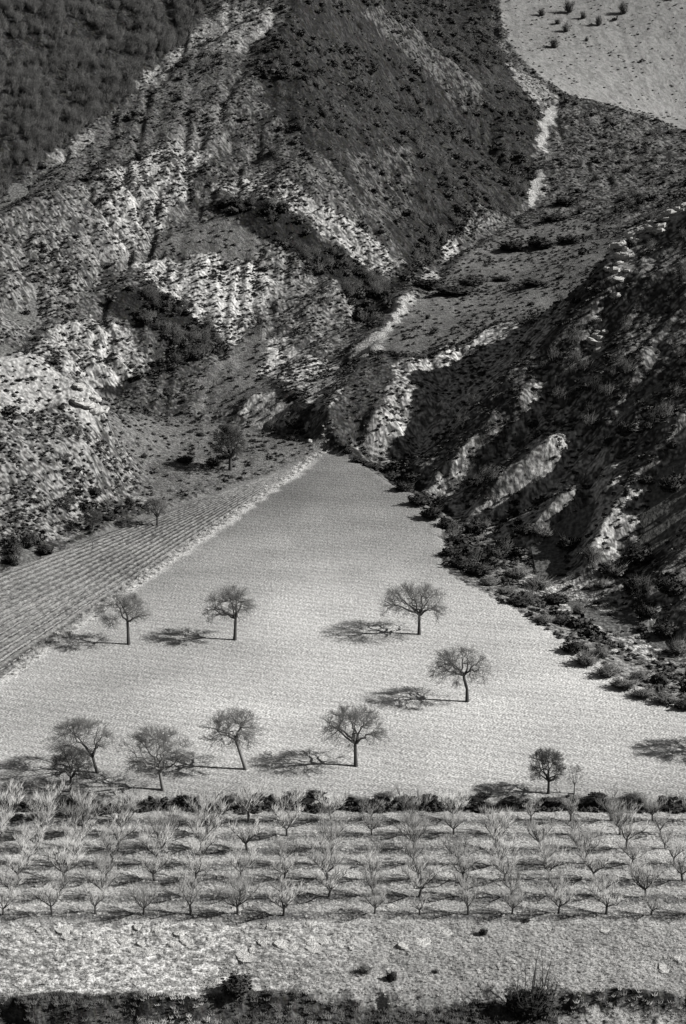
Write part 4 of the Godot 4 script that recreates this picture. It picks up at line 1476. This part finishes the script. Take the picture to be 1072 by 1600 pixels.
	area("pale rock", [Vector2(-27.8, 442.5), Vector2(-18.6, 441.0), Vector2(-10.2, 420.5), Vector2(-7.6, 413.0), Vector2(-16.3, 425.0), Vector2(-26.8, 431.0)])
	area("brush", [Vector2(-21.9, 456.0), Vector2(-16.2, 448.0), Vector2(-6.9, 420.5), Vector2(-9.4, 420.0), Vector2(-16.6, 435.0)])
	area("ravine wall", [Vector2(-3.4, 410.0), Vector2(3.6, 422.5), Vector2(11.1, 439.0), Vector2(15.4, 437.5), Vector2(13.7, 419.0), Vector2(8.2, 408.0), Vector2(3.1, 405.5), Vector2(-1.0, 404.0)])
	area("marl", [Vector2(14.2, 437.5), Vector2(18.0, 437.5), Vector2(17.6, 426.0), Vector2(13.9, 414.5), Vector2(16.7, 401.5), Vector2(10.2, 397.0), Vector2(2.3, 404.5), Vector2(8.8, 409.0), Vector2(12.4, 421.0)])
	area("scarp", [Vector2(18.0, 437.5), Vector2(32.6, 448.0), Vector2(45.8, 456.5), Vector2(55.9, 438.0), Vector2(59.3, 413.5), Vector2(52.5, 410.5), Vector2(45.5, 404.5), Vector2(38.9, 401.0), Vector2(32.5, 400.5), Vector2(25.5, 394.5), Vector2(18.4, 386.5), Vector2(14.6, 411.5), Vector2(17.6, 426.0)])
	area("plateau", [Vector2(7.0, 454.0), Vector2(14.1, 471.0), Vector2(22.5, 500.5), Vector2(34.5, 536.0), Vector2(45.2, 566.5), Vector2(66.0, 605.5), Vector2(79.8, 612.5), Vector2(89.0, 598.0), Vector2(97.4, 581.5), Vector2(83.9, 523.5), Vector2(63.6, 413.0), Vector2(56.9, 443.0), Vector2(46.2, 461.5), Vector2(32.8, 451.0), Vector2(23.7, 446.5), Vector2(14.7, 441.5)])
	area("right hill", [Vector2(83.9, 690.0), Vector2(102.8, 764.0), Vector2(122.7, 750.0), Vector2(137.2, 740.0), Vector2(150.8, 727.5), Vector2(165.2, 711.5), Vector2(171.9, 668.0), Vector2(148.0, 573.0), Vector2(97.7, 418.5), Vector2(123.2, 590.0), Vector2(106.3, 575.0), Vector2(96.1, 580.5), Vector2(88.4, 597.5), Vector2(79.8, 612.5), Vector2(67.7, 611.0), Vector2(79.8, 654.0)])
	area("scree", [Vector2(88.0, 956.5), Vector2(105.5, 961.0), Vector2(123.0, 963.5), Vector2(140.2, 964.5), Vector2(157.3, 964.0), Vector2(174.0, 961.5), Vector2(190.1, 957.0), Vector2(205.6, 950.0), Vector2(221.3, 945.0), Vector2(238.6, 947.5), Vector2(233.4, 923.5), Vector2(226.4, 893.0), Vector2(218.7, 859.5), Vector2(212.6, 832.5), Vector2(208.8, 815.0), Vector2(178.8, 695.5), Vector2(168.2, 724.5), Vector2(152.8, 737.5), Vector2(139.1, 750.5), Vector2(126.6, 774.5), Vector2(106.6, 793.5), Vector2(97.6, 808.5), Vector2(87.4, 847.5), Vector2(84.6, 888.5)])
	area("pale crest", [Vector2(78.5, 805.0), Vector2(97.6, 808.5), Vector2(99.8, 780.5), Vector2(88.3, 754.0), Vector2(81.0, 769.0)])
	area("gravel", [Vector2(101.8, 782.0), Vector2(93.8, 755.5), Vector2(85.5, 723.0), Vector2(81.9, 700.5), Vector2(83.8, 693.0), Vector2(90.0, 718.5), Vector2(97.1, 749.0)])
	area("gravel", [Vector2(78.2, 671.0), Vector2(81.8, 671.5), Vector2(78.5, 646.5), Vector2(71.7, 625.5), Vector2(70.3, 631.0)])
	area("gravel", [Vector2(3.6, 460.5), Vector2(11.9, 472.0), Vector2(20.6, 503.5), Vector2(22.6, 504.0), Vector2(14.1, 471.5), Vector2(6.8, 441.5), Vector2(4.2, 438.0)])
	area("gravel", [Vector2(4.3, 455.5), Vector2(12.7, 473.0), Vector2(21.0, 504.0), Vector2(22.5, 502.5), Vector2(14.5, 470.5), Vector2(6.8, 439.0)])
	area("right brush", [Vector2(16.1, 386.0), Vector2(21.5, 391.0), Vector2(27.4, 402.5), Vector2(32.5, 400.5), Vector2(39.6, 401.0), Vector2(47.0, 404.0), Vector2(57.0, 406.0), Vector2(64.1, 411.5), Vector2(67.1, 418.5), Vector2(71.1, 423.5), Vector2(106.3, 575.0), Vector2(123.2, 590.0), Vector2(135.0, 599.5), Vector2(147.1, 609.0), Vector2(159.4, 618.5), Vector2(141.7, 548.0), Vector2(106.0, 408.5), Vector2(103.4, 397.5), Vector2(100.8, 386.0), Vector2(97.6, 372.5), Vector2(94.7, 360.5), Vector2(92.3, 350.0), Vector2(89.4, 338.0), Vector2(87.4, 329.5), Vector2(86.0, 323.0), Vector2(84.2, 315.5), Vector2(82.4, 307.5), Vector2(80.5, 299.5), Vector2(78.7, 292.0), Vector2(77.0, 284.5), Vector2(75.2, 277.0), Vector2(73.5, 270.0), Vector2(71.7, 262.5), Vector2(68.5, 268.5), Vector2(65.2, 274.5), Vector2(61.7, 281.0), Vector2(58.4, 288.5), Vector2(55.0, 296.5), Vector2(51.4, 305.0), Vector2(48.4, 314.5), Vector2(45.3, 325.0), Vector2(40.4, 334.0), Vector2(34.8, 339.5), Vector2(29.8, 353.0), Vector2(24.1, 365.0)])
	area("pale rock", [Vector2(66.8, 416.5), Vector2(90.4, 545.0), Vector2(106.3, 575.0), Vector2(88.1, 422.0), Vector2(87.8, 420.0), Vector2(79.0, 422.5), Vector2(74.1, 422.0), Vector2(72.3, 410.5), Vector2(68.3, 410.0)])
	area("scarp", [Vector2(61.7, 402.5), Vector2(65.2, 404.5), Vector2(63.7, 394.0), Vector2(61.3, 393.0)])
	area("rib slope", [Vector2(16.1, 386.0), Vector2(21.2, 390.5), Vector2(26.9, 402.0), Vector2(31.4, 395.5), Vector2(38.5, 393.0), Vector2(45.9, 393.5), Vector2(50.9, 388.5), Vector2(54.1, 373.0), Vector2(60.2, 355.5), Vector2(66.8, 348.5), Vector2(73.4, 343.0), Vector2(80.5, 336.5), Vector2(88.4, 334.0), Vector2(87.0, 327.5), Vector2(85.5, 321.0), Vector2(83.8, 313.5), Vector2(81.9, 305.5), Vector2(80.1, 298.0), Vector2(78.5, 291.0), Vector2(76.7, 283.5), Vector2(75.1, 276.5), Vector2(73.4, 269.5), Vector2(71.7, 262.5), Vector2(68.5, 268.5), Vector2(65.2, 274.5), Vector2(61.7, 281.0), Vector2(58.4, 288.5), Vector2(55.0, 296.5), Vector2(51.4, 305.0), Vector2(48.4, 314.5), Vector2(45.3, 325.0), Vector2(40.4, 334.0), Vector2(34.8, 339.5), Vector2(29.8, 353.0), Vector2(24.1, 365.0)])
	area("right brush", [Vector2(38.9, 326.0), Vector2(47.3, 340.0), Vector2(53.3, 336.0), Vector2(55.5, 324.0), Vector2(50.3, 314.0), Vector2(44.7, 320.0)])
	area("right brush", [Vector2(27.1, 365.5), Vector2(33.3, 371.0), Vector2(39.9, 378.0), Vector2(44.5, 379.5), Vector2(45.2, 365.5), Vector2(39.3, 361.0), Vector2(33.8, 359.0)])
	area("right brush", [Vector2(55.2, 321.5), Vector2(61.8, 331.0), Vector2(69.4, 329.0), Vector2(66.8, 322.0), Vector2(63.6, 311.5), Vector2(57.1, 302.0)])
	area("marl thin", [Vector2(16.9, 385.5), Vector2(23.3, 391.0), Vector2(29.7, 394.5), Vector2(35.1, 394.0), Vector2(31.3, 384.0), Vector2(23.4, 379.5), Vector2(19.7, 381.5)])
	area("marl thin", [Vector2(35.0, 392.5), Vector2(44.5, 394.5), Vector2(45.5, 389.5), Vector2(40.5, 384.5), Vector2(36.3, 379.5), Vector2(31.1, 381.0)])
	area("marl thin", [Vector2(36.8, 360.5), Vector2(45.2, 365.5), Vector2(47.6, 365.5), Vector2(44.3, 363.5), Vector2(38.2, 360.5)])
	area("marl thin", [Vector2(36.9, 340.0), Vector2(44.8, 343.5), Vector2(54.8, 356.0), Vector2(58.1, 354.5), Vector2(54.6, 345.0), Vector2(47.3, 341.5), Vector2(40.2, 338.0)])
	area("scarp", [Vector2(56.3, 357.0), Vector2(61.4, 354.0), Vector2(67.5, 348.5), Vector2(73.4, 343.5), Vector2(78.8, 338.0), Vector2(77.6, 332.0), Vector2(76.4, 326.0), Vector2(67.7, 335.0), Vector2(60.7, 332.5), Vector2(55.7, 325.0), Vector2(51.6, 323.5), Vector2(50.8, 332.0), Vector2(53.7, 345.5)])
	area("marl thin", [Vector2(58.9, 355.5), Vector2(64.7, 349.0), Vector2(71.2, 340.0), Vector2(69.1, 335.5), Vector2(60.2, 337.5)])
	area("dry grass", [Vector2(63.6, 311.5), Vector2(68.6, 317.0), Vector2(73.4, 311.5), Vector2(71.6, 302.5), Vector2(69.8, 294.0), Vector2(68.1, 285.5), Vector2(62.6, 293.0), Vector2(63.0, 301.5)])
	area("gully grass", [Vector2(22.7, 367.0), Vector2(26.5, 358.0), Vector2(32.4, 347.5), Vector2(37.9, 337.5), Vector2(43.2, 329.0), Vector2(47.3, 318.0), Vector2(51.2, 308.0), Vector2(54.9, 298.5), Vector2(58.4, 289.5), Vector2(61.7, 281.0), Vector2(65.9, 275.0), Vector2(60.9, 253.0), Vector2(56.9, 258.0), Vector2(53.3, 263.5), Vector2(49.5, 269.0), Vector2(45.0, 277.5), Vector2(40.2, 286.5), Vector2(36.2, 294.5), Vector2(31.9, 303.0), Vector2(23.0, 316.5), Vector2(20.3, 325.0), Vector2(22.0, 338.0)])
	area("dry grass", [Vector2(21.0, 316.0), Vector2(29.2, 321.0), Vector2(32.7, 310.5), Vector2(35.9, 299.5), Vector2(43.4, 292.5), Vector2(47.7, 286.5), Vector2(51.7, 280.5), Vector2(55.5, 274.5), Vector2(59.2, 269.0), Vector2(57.1, 259.0), Vector2(53.5, 264.5), Vector2(49.6, 269.5), Vector2(45.1, 278.0), Vector2(40.3, 287.0), Vector2(36.3, 295.5), Vector2(32.1, 304.5), Vector2(26.6, 310.0)])
	area("stream stones", [Vector2(43.2, 329.0), Vector2(51.1, 319.5), Vector2(52.6, 304.5), Vector2(55.9, 295.5), Vector2(58.2, 282.0), Vector2(53.8, 283.5), Vector2(47.4, 295.0), Vector2(42.5, 303.5), Vector2(38.6, 312.5), Vector2(34.4, 321.5)])
	area("brush", [Vector2(16.1, 387.0), Vector2(24.2, 366.5), Vector2(21.1, 339.5), Vector2(18.6, 374.0), Vector2(10.0, 388.0), Vector2(3.8, 395.0), Vector2(-5.8, 405.0), Vector2(0.6, 404.0), Vector2(10.1, 393.5)])
	area("knob", [Vector2(-105.5, 447.0), Vector2(-96.3, 454.0), Vector2(-85.5, 455.5), Vector2(-77.0, 451.5), Vector2(-69.2, 451.0), Vector2(-57.3, 384.5), Vector2(-53.6, 388.5), Vector2(-48.3, 381.0), Vector2(-47.7, 369.5), Vector2(-54.4, 349.5), Vector2(-61.8, 335.5), Vector2(-70.4, 324.5), Vector2(-76.6, 317.0), Vector2(-78.9, 327.5), Vector2(-80.8, 336.5), Vector2(-82.6, 345.5), Vector2(-84.4, 354.0), Vector2(-86.6, 364.5), Vector2(-88.5, 374.0)])
	area("pale rock", [Vector2(-90.2, 382.0), Vector2(-96.1, 453.0), Vector2(-85.2, 454.0), Vector2(-77.2, 446.0), Vector2(-69.1, 450.5), Vector2(-57.2, 383.5), Vector2(-62.3, 375.5), Vector2(-67.0, 377.5), Vector2(-73.2, 370.5), Vector2(-79.7, 366.0), Vector2(-86.3, 363.0), Vector2(-88.3, 373.0)])
	area("brush", [Vector2(-71.7, 331.0), Vector2(-66.9, 334.0), Vector2(-60.5, 336.0), Vector2(-62.6, 325.0), Vector2(-69.4, 319.5)])

const SHRUBS := [
	[Vector2(-38.53, 391.00), 5.64, 2.19, "low black shrub on the meadow, longer of the pair beside the dark meadow tree"],
	[Vector2(-31.56, 390.00), 4.69, 2.19, "low black shrub on the meadow touching the foot of the dark meadow tree"],
	[Vector2(-36.84, 415.50), 2.16, 1.33, "small round black shrub alone on the upper meadow"],
	[Vector2(-39.84, 417.50), 2.33, 0.83, "flat black shrub near the rim of the upper meadow"],
	[Vector2(-27.41, 418.50), 2.34, 1.34, "small black shrub behind the dark meadow tree"],
	[Vector2(-12.21, 419.00), 7.36, 3.68, "wide black shrub in front of the white scarp at the head of the meadow"],
	[Vector2(-13.33, 412.00), 2.63, 1.48, "small black shrub below the wide one at the head of the meadow"],
	[Vector2(-48.05, 358.50), 2.89, 2.31, "round dark shrub at the corner of the furrowed strip under the knoll"],
	[Vector2(-55.54, 358.00), 3.45, 2.59, "dark shrub on the slope of the pale knoll above the grass verge"],
	[Vector2(-51.21, 349.00), 4.22, 1.97, "long dark shrub beside the small twiggy tree on the grass verge"],
	[Vector2(-68.31, 328.50), 3.99, 2.92, "tall dark shrub at the left end of the cluster under the knoll"],
	[Vector2(-65.72, 331.00), 4.02, 3.48, "tallest dark shrub of the cluster at the foot of the pale knoll"],
	[Vector2(-61.94, 330.00), 4.54, 2.14, "broad dark shrub at the right end of the cluster under the knoll"],
	[Vector2(-67.87, 323.50), 3.67, 1.83, "low dark shrub in front of the cluster under the pale knoll"],
	[Vector2(-66.22, 378.00), 2.41, 1.35, "dark shrub on the crest of the pale knoll"],
	[Vector2(-48.55, 390.00), 2.03, 1.40, "dark shrub on the grassy flank right of the pale knoll"],
	[Vector2(24.91, 478.50), 1.70, 1.70, "tiny cone shaped shrub on the lower bench grass, nearer the ravine"],
	[Vector2(43.19, 468.00), 1.48, 1.48, "tiny cone shaped shrub on the lower bench grass beside the scarp rim"],
	[Vector2(55.57, 480.00), 2.65, 1.32, "small dark shrub on the bench near the right end of the scarp rim"],
	[Vector2(59.24, 502.50), 11.06, 1.78, "long flat dark shrub lying across the upper bench"],
	[Vector2(50.79, 521.50), 8.19, 1.64, "flat dark shrub on the upper bench between two longer ones"],
	[Vector2(40.43, 517.00), 11.38, 2.64, "dark shrub patch on the bench beside the ravine rim"],
	[Vector2(26.65, 513.50), 12.11, 2.83, "wide dark shrub where the bench meets the ravine"],
	[Vector2(34.63, 506.00), 15.92, 2.39, "long dark shrub patch on the bench below the white cone"],
	[Vector2(58.29, 564.00), 11.04, 2.87, "dark shrub at the ravine end of the long thicket high on the bench"],
	[Vector2(68.32, 565.00), 13.27, 3.54, "tallest dark shrub in the middle of the long thicket high on the bench"],
	[Vector2(78.73, 568.50), 11.12, 2.67, "dark shrub at the right end of the long thicket high on the bench"],
	[Vector2(77.84, 604.50), 13.21, 2.12, "flat dark shrub below the ravine bend at the top of the bench"],
	[Vector2(85.12, 626.00), 12.20, 2.44, "flat dark shrub at the very top of the bench"],
	[Vector2(87.66, 584.50), 2.28, 1.37, "small dark shrub at the upper right corner of the bench"],
	[Vector2(89.94, 577.00), 1.80, 1.35, "dot like shrub beside the rocky spur at the top of the bench"],
	[Vector2(150.62, 898.50), 6.86, 7.55, "large round bush alone high on the pale scree slope"],
	[Vector2(108.96, 859.00), 6.58, 5.93, "round bush at the lower edge of the scree slope bushes"],
	[Vector2(117.43, 879.50), 5.38, 5.38, "dark bush in the middle of the scree slope bushes"],
	[Vector2(122.18, 904.00), 7.59, 7.59, "dense dark bush near the top of the scree slope bushes"],
	[Vector2(128.57, 895.00), 4.79, 4.79, "bush standing right of the dense one on the scree slope"],
	[Vector2(135.64, 887.00), 4.75, 6.10, "slender bush at the right of the scree slope bushes"],
	[Vector2(106.96, 900.50), 5.50, 4.82, "small bush at the left of the scree slope bushes"],
	[Vector2(114.18, 889.00), 4.76, 3.40, "low bush just above the middle of the scree slope"],
	[Vector2(126.72, 868.50), 2.66, 2.66, "tiny bush in the rill of the scree slope"],
	[Vector2(61.92, 353.00), 4.23, 3.95, "large black round bush at the top of the bare patch on the right hillside"],
	[Vector2(66.25, 348.50), 2.78, 1.95, "black bush right of the large round one on the right hillside"],
	[Vector2(70.00, 340.50), 2.72, 2.45, "black bush at the right end of the bare patch on the right hillside"],
	[Vector2(64.02, 336.50), 4.86, 2.43, "dark bush below the pale bare ground on the right hillside"],
	[Vector2(68.56, 332.00), 6.67, 4.54, "big dark bush below the bare patch at the edge of the picture"],
	[Vector2(59.44, 334.50), 1.61, 2.42, "upright dark bush in the middle of the bare strip on the right hillside"],
	[Vector2(59.00, 356.50), 2.85, 2.00, "dark bush at the upper corner of the bare patch on the right hillside"],
	[Vector2(-12.60, 178.50), 4.55, 2.58, "large black bush breaking the rim of the dark bank below the pale tussocks"],
	[Vector2(5.84, 181.00), 1.69, 1.38, "small black bush on the lower slope above the dark bank"],
	[Vector2(2.62, 182.00), 2.16, 1.23, "thin grey bush on the lower slope left of the small black one"],
	[Vector2(11.27, 182.00), 1.08, 0.69, "little grey bush alone on the lower slope"],
	[Vector2(23.09, 191.50), 1.13, 0.65, "small dark bush by the crack below the lowest orchard row"],
	[Vector2(17.47, 189.00), 1.28, 0.96, "little dark bush on the short grass below the lowest orchard row"],
]
const BANK_SHRUBS := [
	[Vector2(-48.06, 223.50), 3.73, 1.49],
	[Vector2(-44.33, 223.50), 4.10, 1.86],
	[Vector2(-40.01, 225.50), 4.70, 1.88],
	[Vector2(-35.46, 226.50), 4.72, 2.26],
	[Vector2(-31.34, 227.50), 3.41, 1.70],
	[Vector2(-22.44, 228.50), 2.85, 1.52],
	[Vector2(-19.51, 227.50), 4.17, 2.08],
	[Vector2(-16.51, 228.00), 3.23, 1.52],
	[Vector2(-12.91, 228.00), 3.42, 2.09],
	[Vector2(-9.87, 228.00), 3.23, 1.71],
	[Vector2(-6.94, 228.50), 4.37, 3.23],
	[Vector2(-4.18, 228.50), 3.80, 2.09],
	[Vector2(-0.57, 228.50), 3.42, 1.52],
	[Vector2(6.28, 228.50), 3.42, 1.90],
	[Vector2(9.89, 228.50), 3.61, 2.28],
	[Vector2(12.93, 228.50), 3.23, 1.52],
	[Vector2(18.44, 228.50), 3.80, 1.71],
	[Vector2(20.82, 228.50), 2.85, 1.33],
	[Vector2(25.09, 228.50), 3.80, 1.52],
	[Vector2(31.75, 228.50), 4.94, 1.90],
	[Vector2(33.46, 228.50), 2.09, 2.09],
	[Vector2(37.93, 228.50), 3.42, 1.71],
	[Vector2(43.08, 228.00), 4.18, 1.90],
	[Vector2(45.83, 227.50), 3.41, 1.52],
	[Vector2(48.86, 227.50), 4.17, 2.08],
	[Vector2(51.51, 227.50), 3.79, 1.89],
]
const GULLY_SHRUBS := [
	[Vector2(3.80, 395.00), 4.75, 1.90],
	[Vector2(7.68, 391.00), 4.70, 2.19],
	[Vector2(11.49, 387.00), 5.59, 2.79],
	[Vector2(14.35, 372.00), 5.98, 3.29],
	[Vector2(17.31, 361.50), 6.40, 3.78],
	[Vector2(19.72, 352.00), 6.24, 4.26],
	[Vector2(23.03, 348.00), 5.62, 3.65],
	[Vector2(25.28, 340.00), 6.87, 3.30],
	[Vector2(29.26, 352.00), 6.25, 3.69],
	[Vector2(22.53, 329.50), 5.87, 2.93],
	[Vector2(24.34, 323.00), 6.02, 3.14],
	[Vector2(27.47, 319.50), 6.48, 3.63],
	[Vector2(31.41, 331.50), 6.98, 4.03],
	[Vector2(34.90, 337.00), 6.00, 3.00],
	[Vector2(29.28, 315.00), 4.60, 2.56],
	[Vector2(31.99, 310.00), 5.04, 2.02],
	[Vector2(34.08, 303.50), 6.17, 2.47],
	[Vector2(35.52, 322.00), 6.53, 3.40],
	[Vector2(39.13, 317.00), 7.72, 3.60],
	[Vector2(41.66, 308.50), 7.03, 3.26],
	[Vector2(37.69, 294.50), 4.32, 2.40],
	[Vector2(40.84, 295.50), 4.10, 1.69],
	[Vector2(45.83, 305.00), 3.73, 2.73],
	[Vector2(41.29, 280.50), 5.28, 2.98],
	[Vector2(42.68, 275.00), 5.86, 3.38],
	[Vector2(46.12, 279.00), 4.57, 2.74],
	[Vector2(45.92, 270.50), 5.99, 3.11],
	[Vector2(47.85, 265.50), 6.10, 2.83],
	[Vector2(51.57, 271.00), 4.45, 2.45],
	[Vector2(50.50, 262.00), 5.38, 2.37],
	[Vector2(53.89, 260.00), 5.99, 2.57],
	[Vector2(56.90, 258.00), 5.31, 2.34],
	[Vector2(50.79, 322.50), 5.22, 3.40],
	[Vector2(54.93, 319.50), 6.48, 4.40],
	[Vector2(56.91, 308.50), 5.77, 4.26],
	[Vector2(51.85, 316.00), 4.36, 2.82],
	[Vector2(57.73, 299.00), 5.36, 3.90],
	[Vector2(60.26, 293.00), 5.98, 4.30],
	[Vector2(61.39, 286.50), 5.39, 3.51],
	[Vector2(47.52, 332.00), 6.71, 4.56],
	[Vector2(42.95, 338.50), 6.02, 3.83],
	[Vector2(38.97, 340.00), 5.49, 3.29],
	[Vector2(60.21, 320.50), 7.79, 5.71],
	[Vector2(62.97, 301.50), 7.35, 5.39],
]
const TREES := [
	[Vector2(-38.87, 284.00), -5.92, 4.06, 9.17],
	[Vector2(-19.74, 286.00), -5.72, 4.09, 9.69],
	[Vector2(14.01, 288.50), -7.65, 5.53, 9.18],
	[Vector2(20.78, 260.50), -6.75, 3.86, 9.00],
	[Vector2(-37.56, 236.00), -7.82, 2.93, 8.12],
	[Vector2(-40.60, 230.00), -2.96, 3.34, 7.07],
	[Vector2(-26.90, 230.50), -6.41, 4.50, 9.28],
	[Vector2(-14.92, 237.00), -7.07, 2.95, 9.33],
	[Vector2(1.97, 238.00), -5.52, 4.93, 9.27],
	[Vector2(30.61, 229.50), -3.15, 2.57, 6.77],
	[Vector2(34.44, 229.50), -1.43, 1.43, 4.48],
	[Vector2(-27.30, 387.00), -4.65, 3.72, 10.86],
	[Vector2(-40.64, 347.50), -3.08, 2.52, 6.03],
	[Vector2(-52.72, 333.50), -1.21, 1.21, 2.70],
	[Vector2(-54.12, 343.00), -2.35, 2.08, 4.15],
	[Vector2(60.45, 242.00), -5.20, 5.20, 8.81],
]
const OUTCROPS := [
	[Vector2(69.77, 418.00), 6.55, 22.93, 26.00],
	[Vector2(81.54, 423.00), 14.86, 4.95, 22.00],
	[Vector2(63.30, 399.00), 2.83, 9.45, 10.00],
	[Vector2(-60.56, 384.50), 5.51, 7.65, 9.00],
]
const ROCKS := [
	[Vector2(-8.92, 190.50), 2.09, 0.64],
	[Vector2(-4.11, 191.00), 1.77, 0.72],
	[Vector2(-9.82, 187.50), 2.06, 0.95],
	[Vector2(-7.59, 187.00), 2.37, 0.71],
	[Vector2(-6.15, 186.50), 1.73, 0.95],
	[Vector2(-3.89, 188.00), 2.70, 0.79],
	[Vector2(-2.46, 188.00), 2.06, 0.79],
	[Vector2(-0.24, 187.00), 1.11, 0.79],
	[Vector2(1.03, 186.50), 0.95, 0.79],
	[Vector2(-3.47, 186.50), 2.84, 0.79],
	[Vector2(-11.09, 186.00), 1.42, 0.71],
	[Vector2(-13.09, 186.50), 1.26, 0.71],
	[Vector2(-11.74, 185.00), 3.45, 0.94],
	[Vector2(7.59, 187.00), 2.05, 0.95],
	[Vector2(9.85, 188.00), 2.86, 1.11],
	[Vector2(12.96, 189.50), 1.76, 0.80],
	[Vector2(6.24, 195.00), 1.81, 0.82],
	[Vector2(9.70, 193.50), 1.14, 0.41],
	[Vector2(32.79, 190.00), 1.76, 0.48],
	[Vector2(5.00, 184.50), 1.41, 0.62],
	[Vector2(-40.57, 190.00), 1.44, 0.72],
	[Vector2(-38.00, 190.00), 1.28, 0.80],
	[Vector2(-39.23, 188.00), 1.75, 0.87],
	[Vector2(-34.95, 190.00), 2.73, 0.96],
	[Vector2(-33.27, 189.50), 1.76, 0.96],
	[Vector2(-34.31, 188.50), 1.59, 0.64],
	[Vector2(-30.87, 189.50), 1.44, 0.72],
	[Vector2(-30.88, 188.50), 1.59, 0.64],
	[Vector2(-29.13, 188.50), 1.75, 0.80],
	[Vector2(-27.32, 188.00), 2.07, 0.79],
	[Vector2(-24.88, 187.50), 1.74, 0.79],
	[Vector2(-23.33, 190.00), 1.92, 0.96],
	[Vector2(-20.43, 189.00), 1.92, 1.04],
	[Vector2(-19.33, 187.50), 2.06, 0.87],
	[Vector2(-16.36, 188.00), 1.59, 0.79],
	[Vector2(-16.60, 187.00), 1.26, 0.71],
	[Vector2(-25.65, 186.00), 1.73, 0.71],
	[Vector2(-23.68, 186.00), 2.05, 0.71],
	[Vector2(-28.01, 186.00), 1.73, 0.71],
	[Vector2(-31.16, 186.00), 1.57, 0.63],
	[Vector2(-37.09, 188.50), 1.27, 0.72],
	[Vector2(-25.80, 190.50), 1.45, 0.64],
	[Vector2(-21.02, 187.00), 1.42, 0.71],
	[Vector2(-35.00, 185.50), 1.41, 0.63],
	[Vector2(-37.45, 186.00), 1.42, 0.63],
	[Vector2(39.08, 183.00), 2.64, 0.93],
	[Vector2(40.93, 184.50), 2.03, 0.94],
	[Vector2(10.20, 195.50), 1.48, 0.66],
	[Vector2(-37.04, 197.50), 1.66, 0.66],
	[Vector2(-13.59, 194.50), 2.13, 0.66],
	[Vector2(-31.02, 208.00), 2.44, 0.70],
	[Vector2(-42.09, 194.50), 1.80, 0.82],
	[Vector2(-16.31, 203.50), 1.54, 0.68],
	[Vector2(39.80, 334.50), 4.60, 0.95],
	[Vector2(29.42, 309.50), 2.01, 1.13],
	[Vector2(49.33, 284.50), 1.63, 0.93],
	[Vector2(46.19, 307.50), 2.00, 1.00],
	[Vector2(49.46, 308.50), 2.01, 0.88],
	[Vector2(43.38, 310.00), 2.27, 0.88],
	[Vector2(50.18, 301.00), 2.45, 1.10],
	[Vector2(46.07, 294.00), 2.16, 0.84],
	[Vector2(-8.13, 407.00), 2.28, 1.63],
]
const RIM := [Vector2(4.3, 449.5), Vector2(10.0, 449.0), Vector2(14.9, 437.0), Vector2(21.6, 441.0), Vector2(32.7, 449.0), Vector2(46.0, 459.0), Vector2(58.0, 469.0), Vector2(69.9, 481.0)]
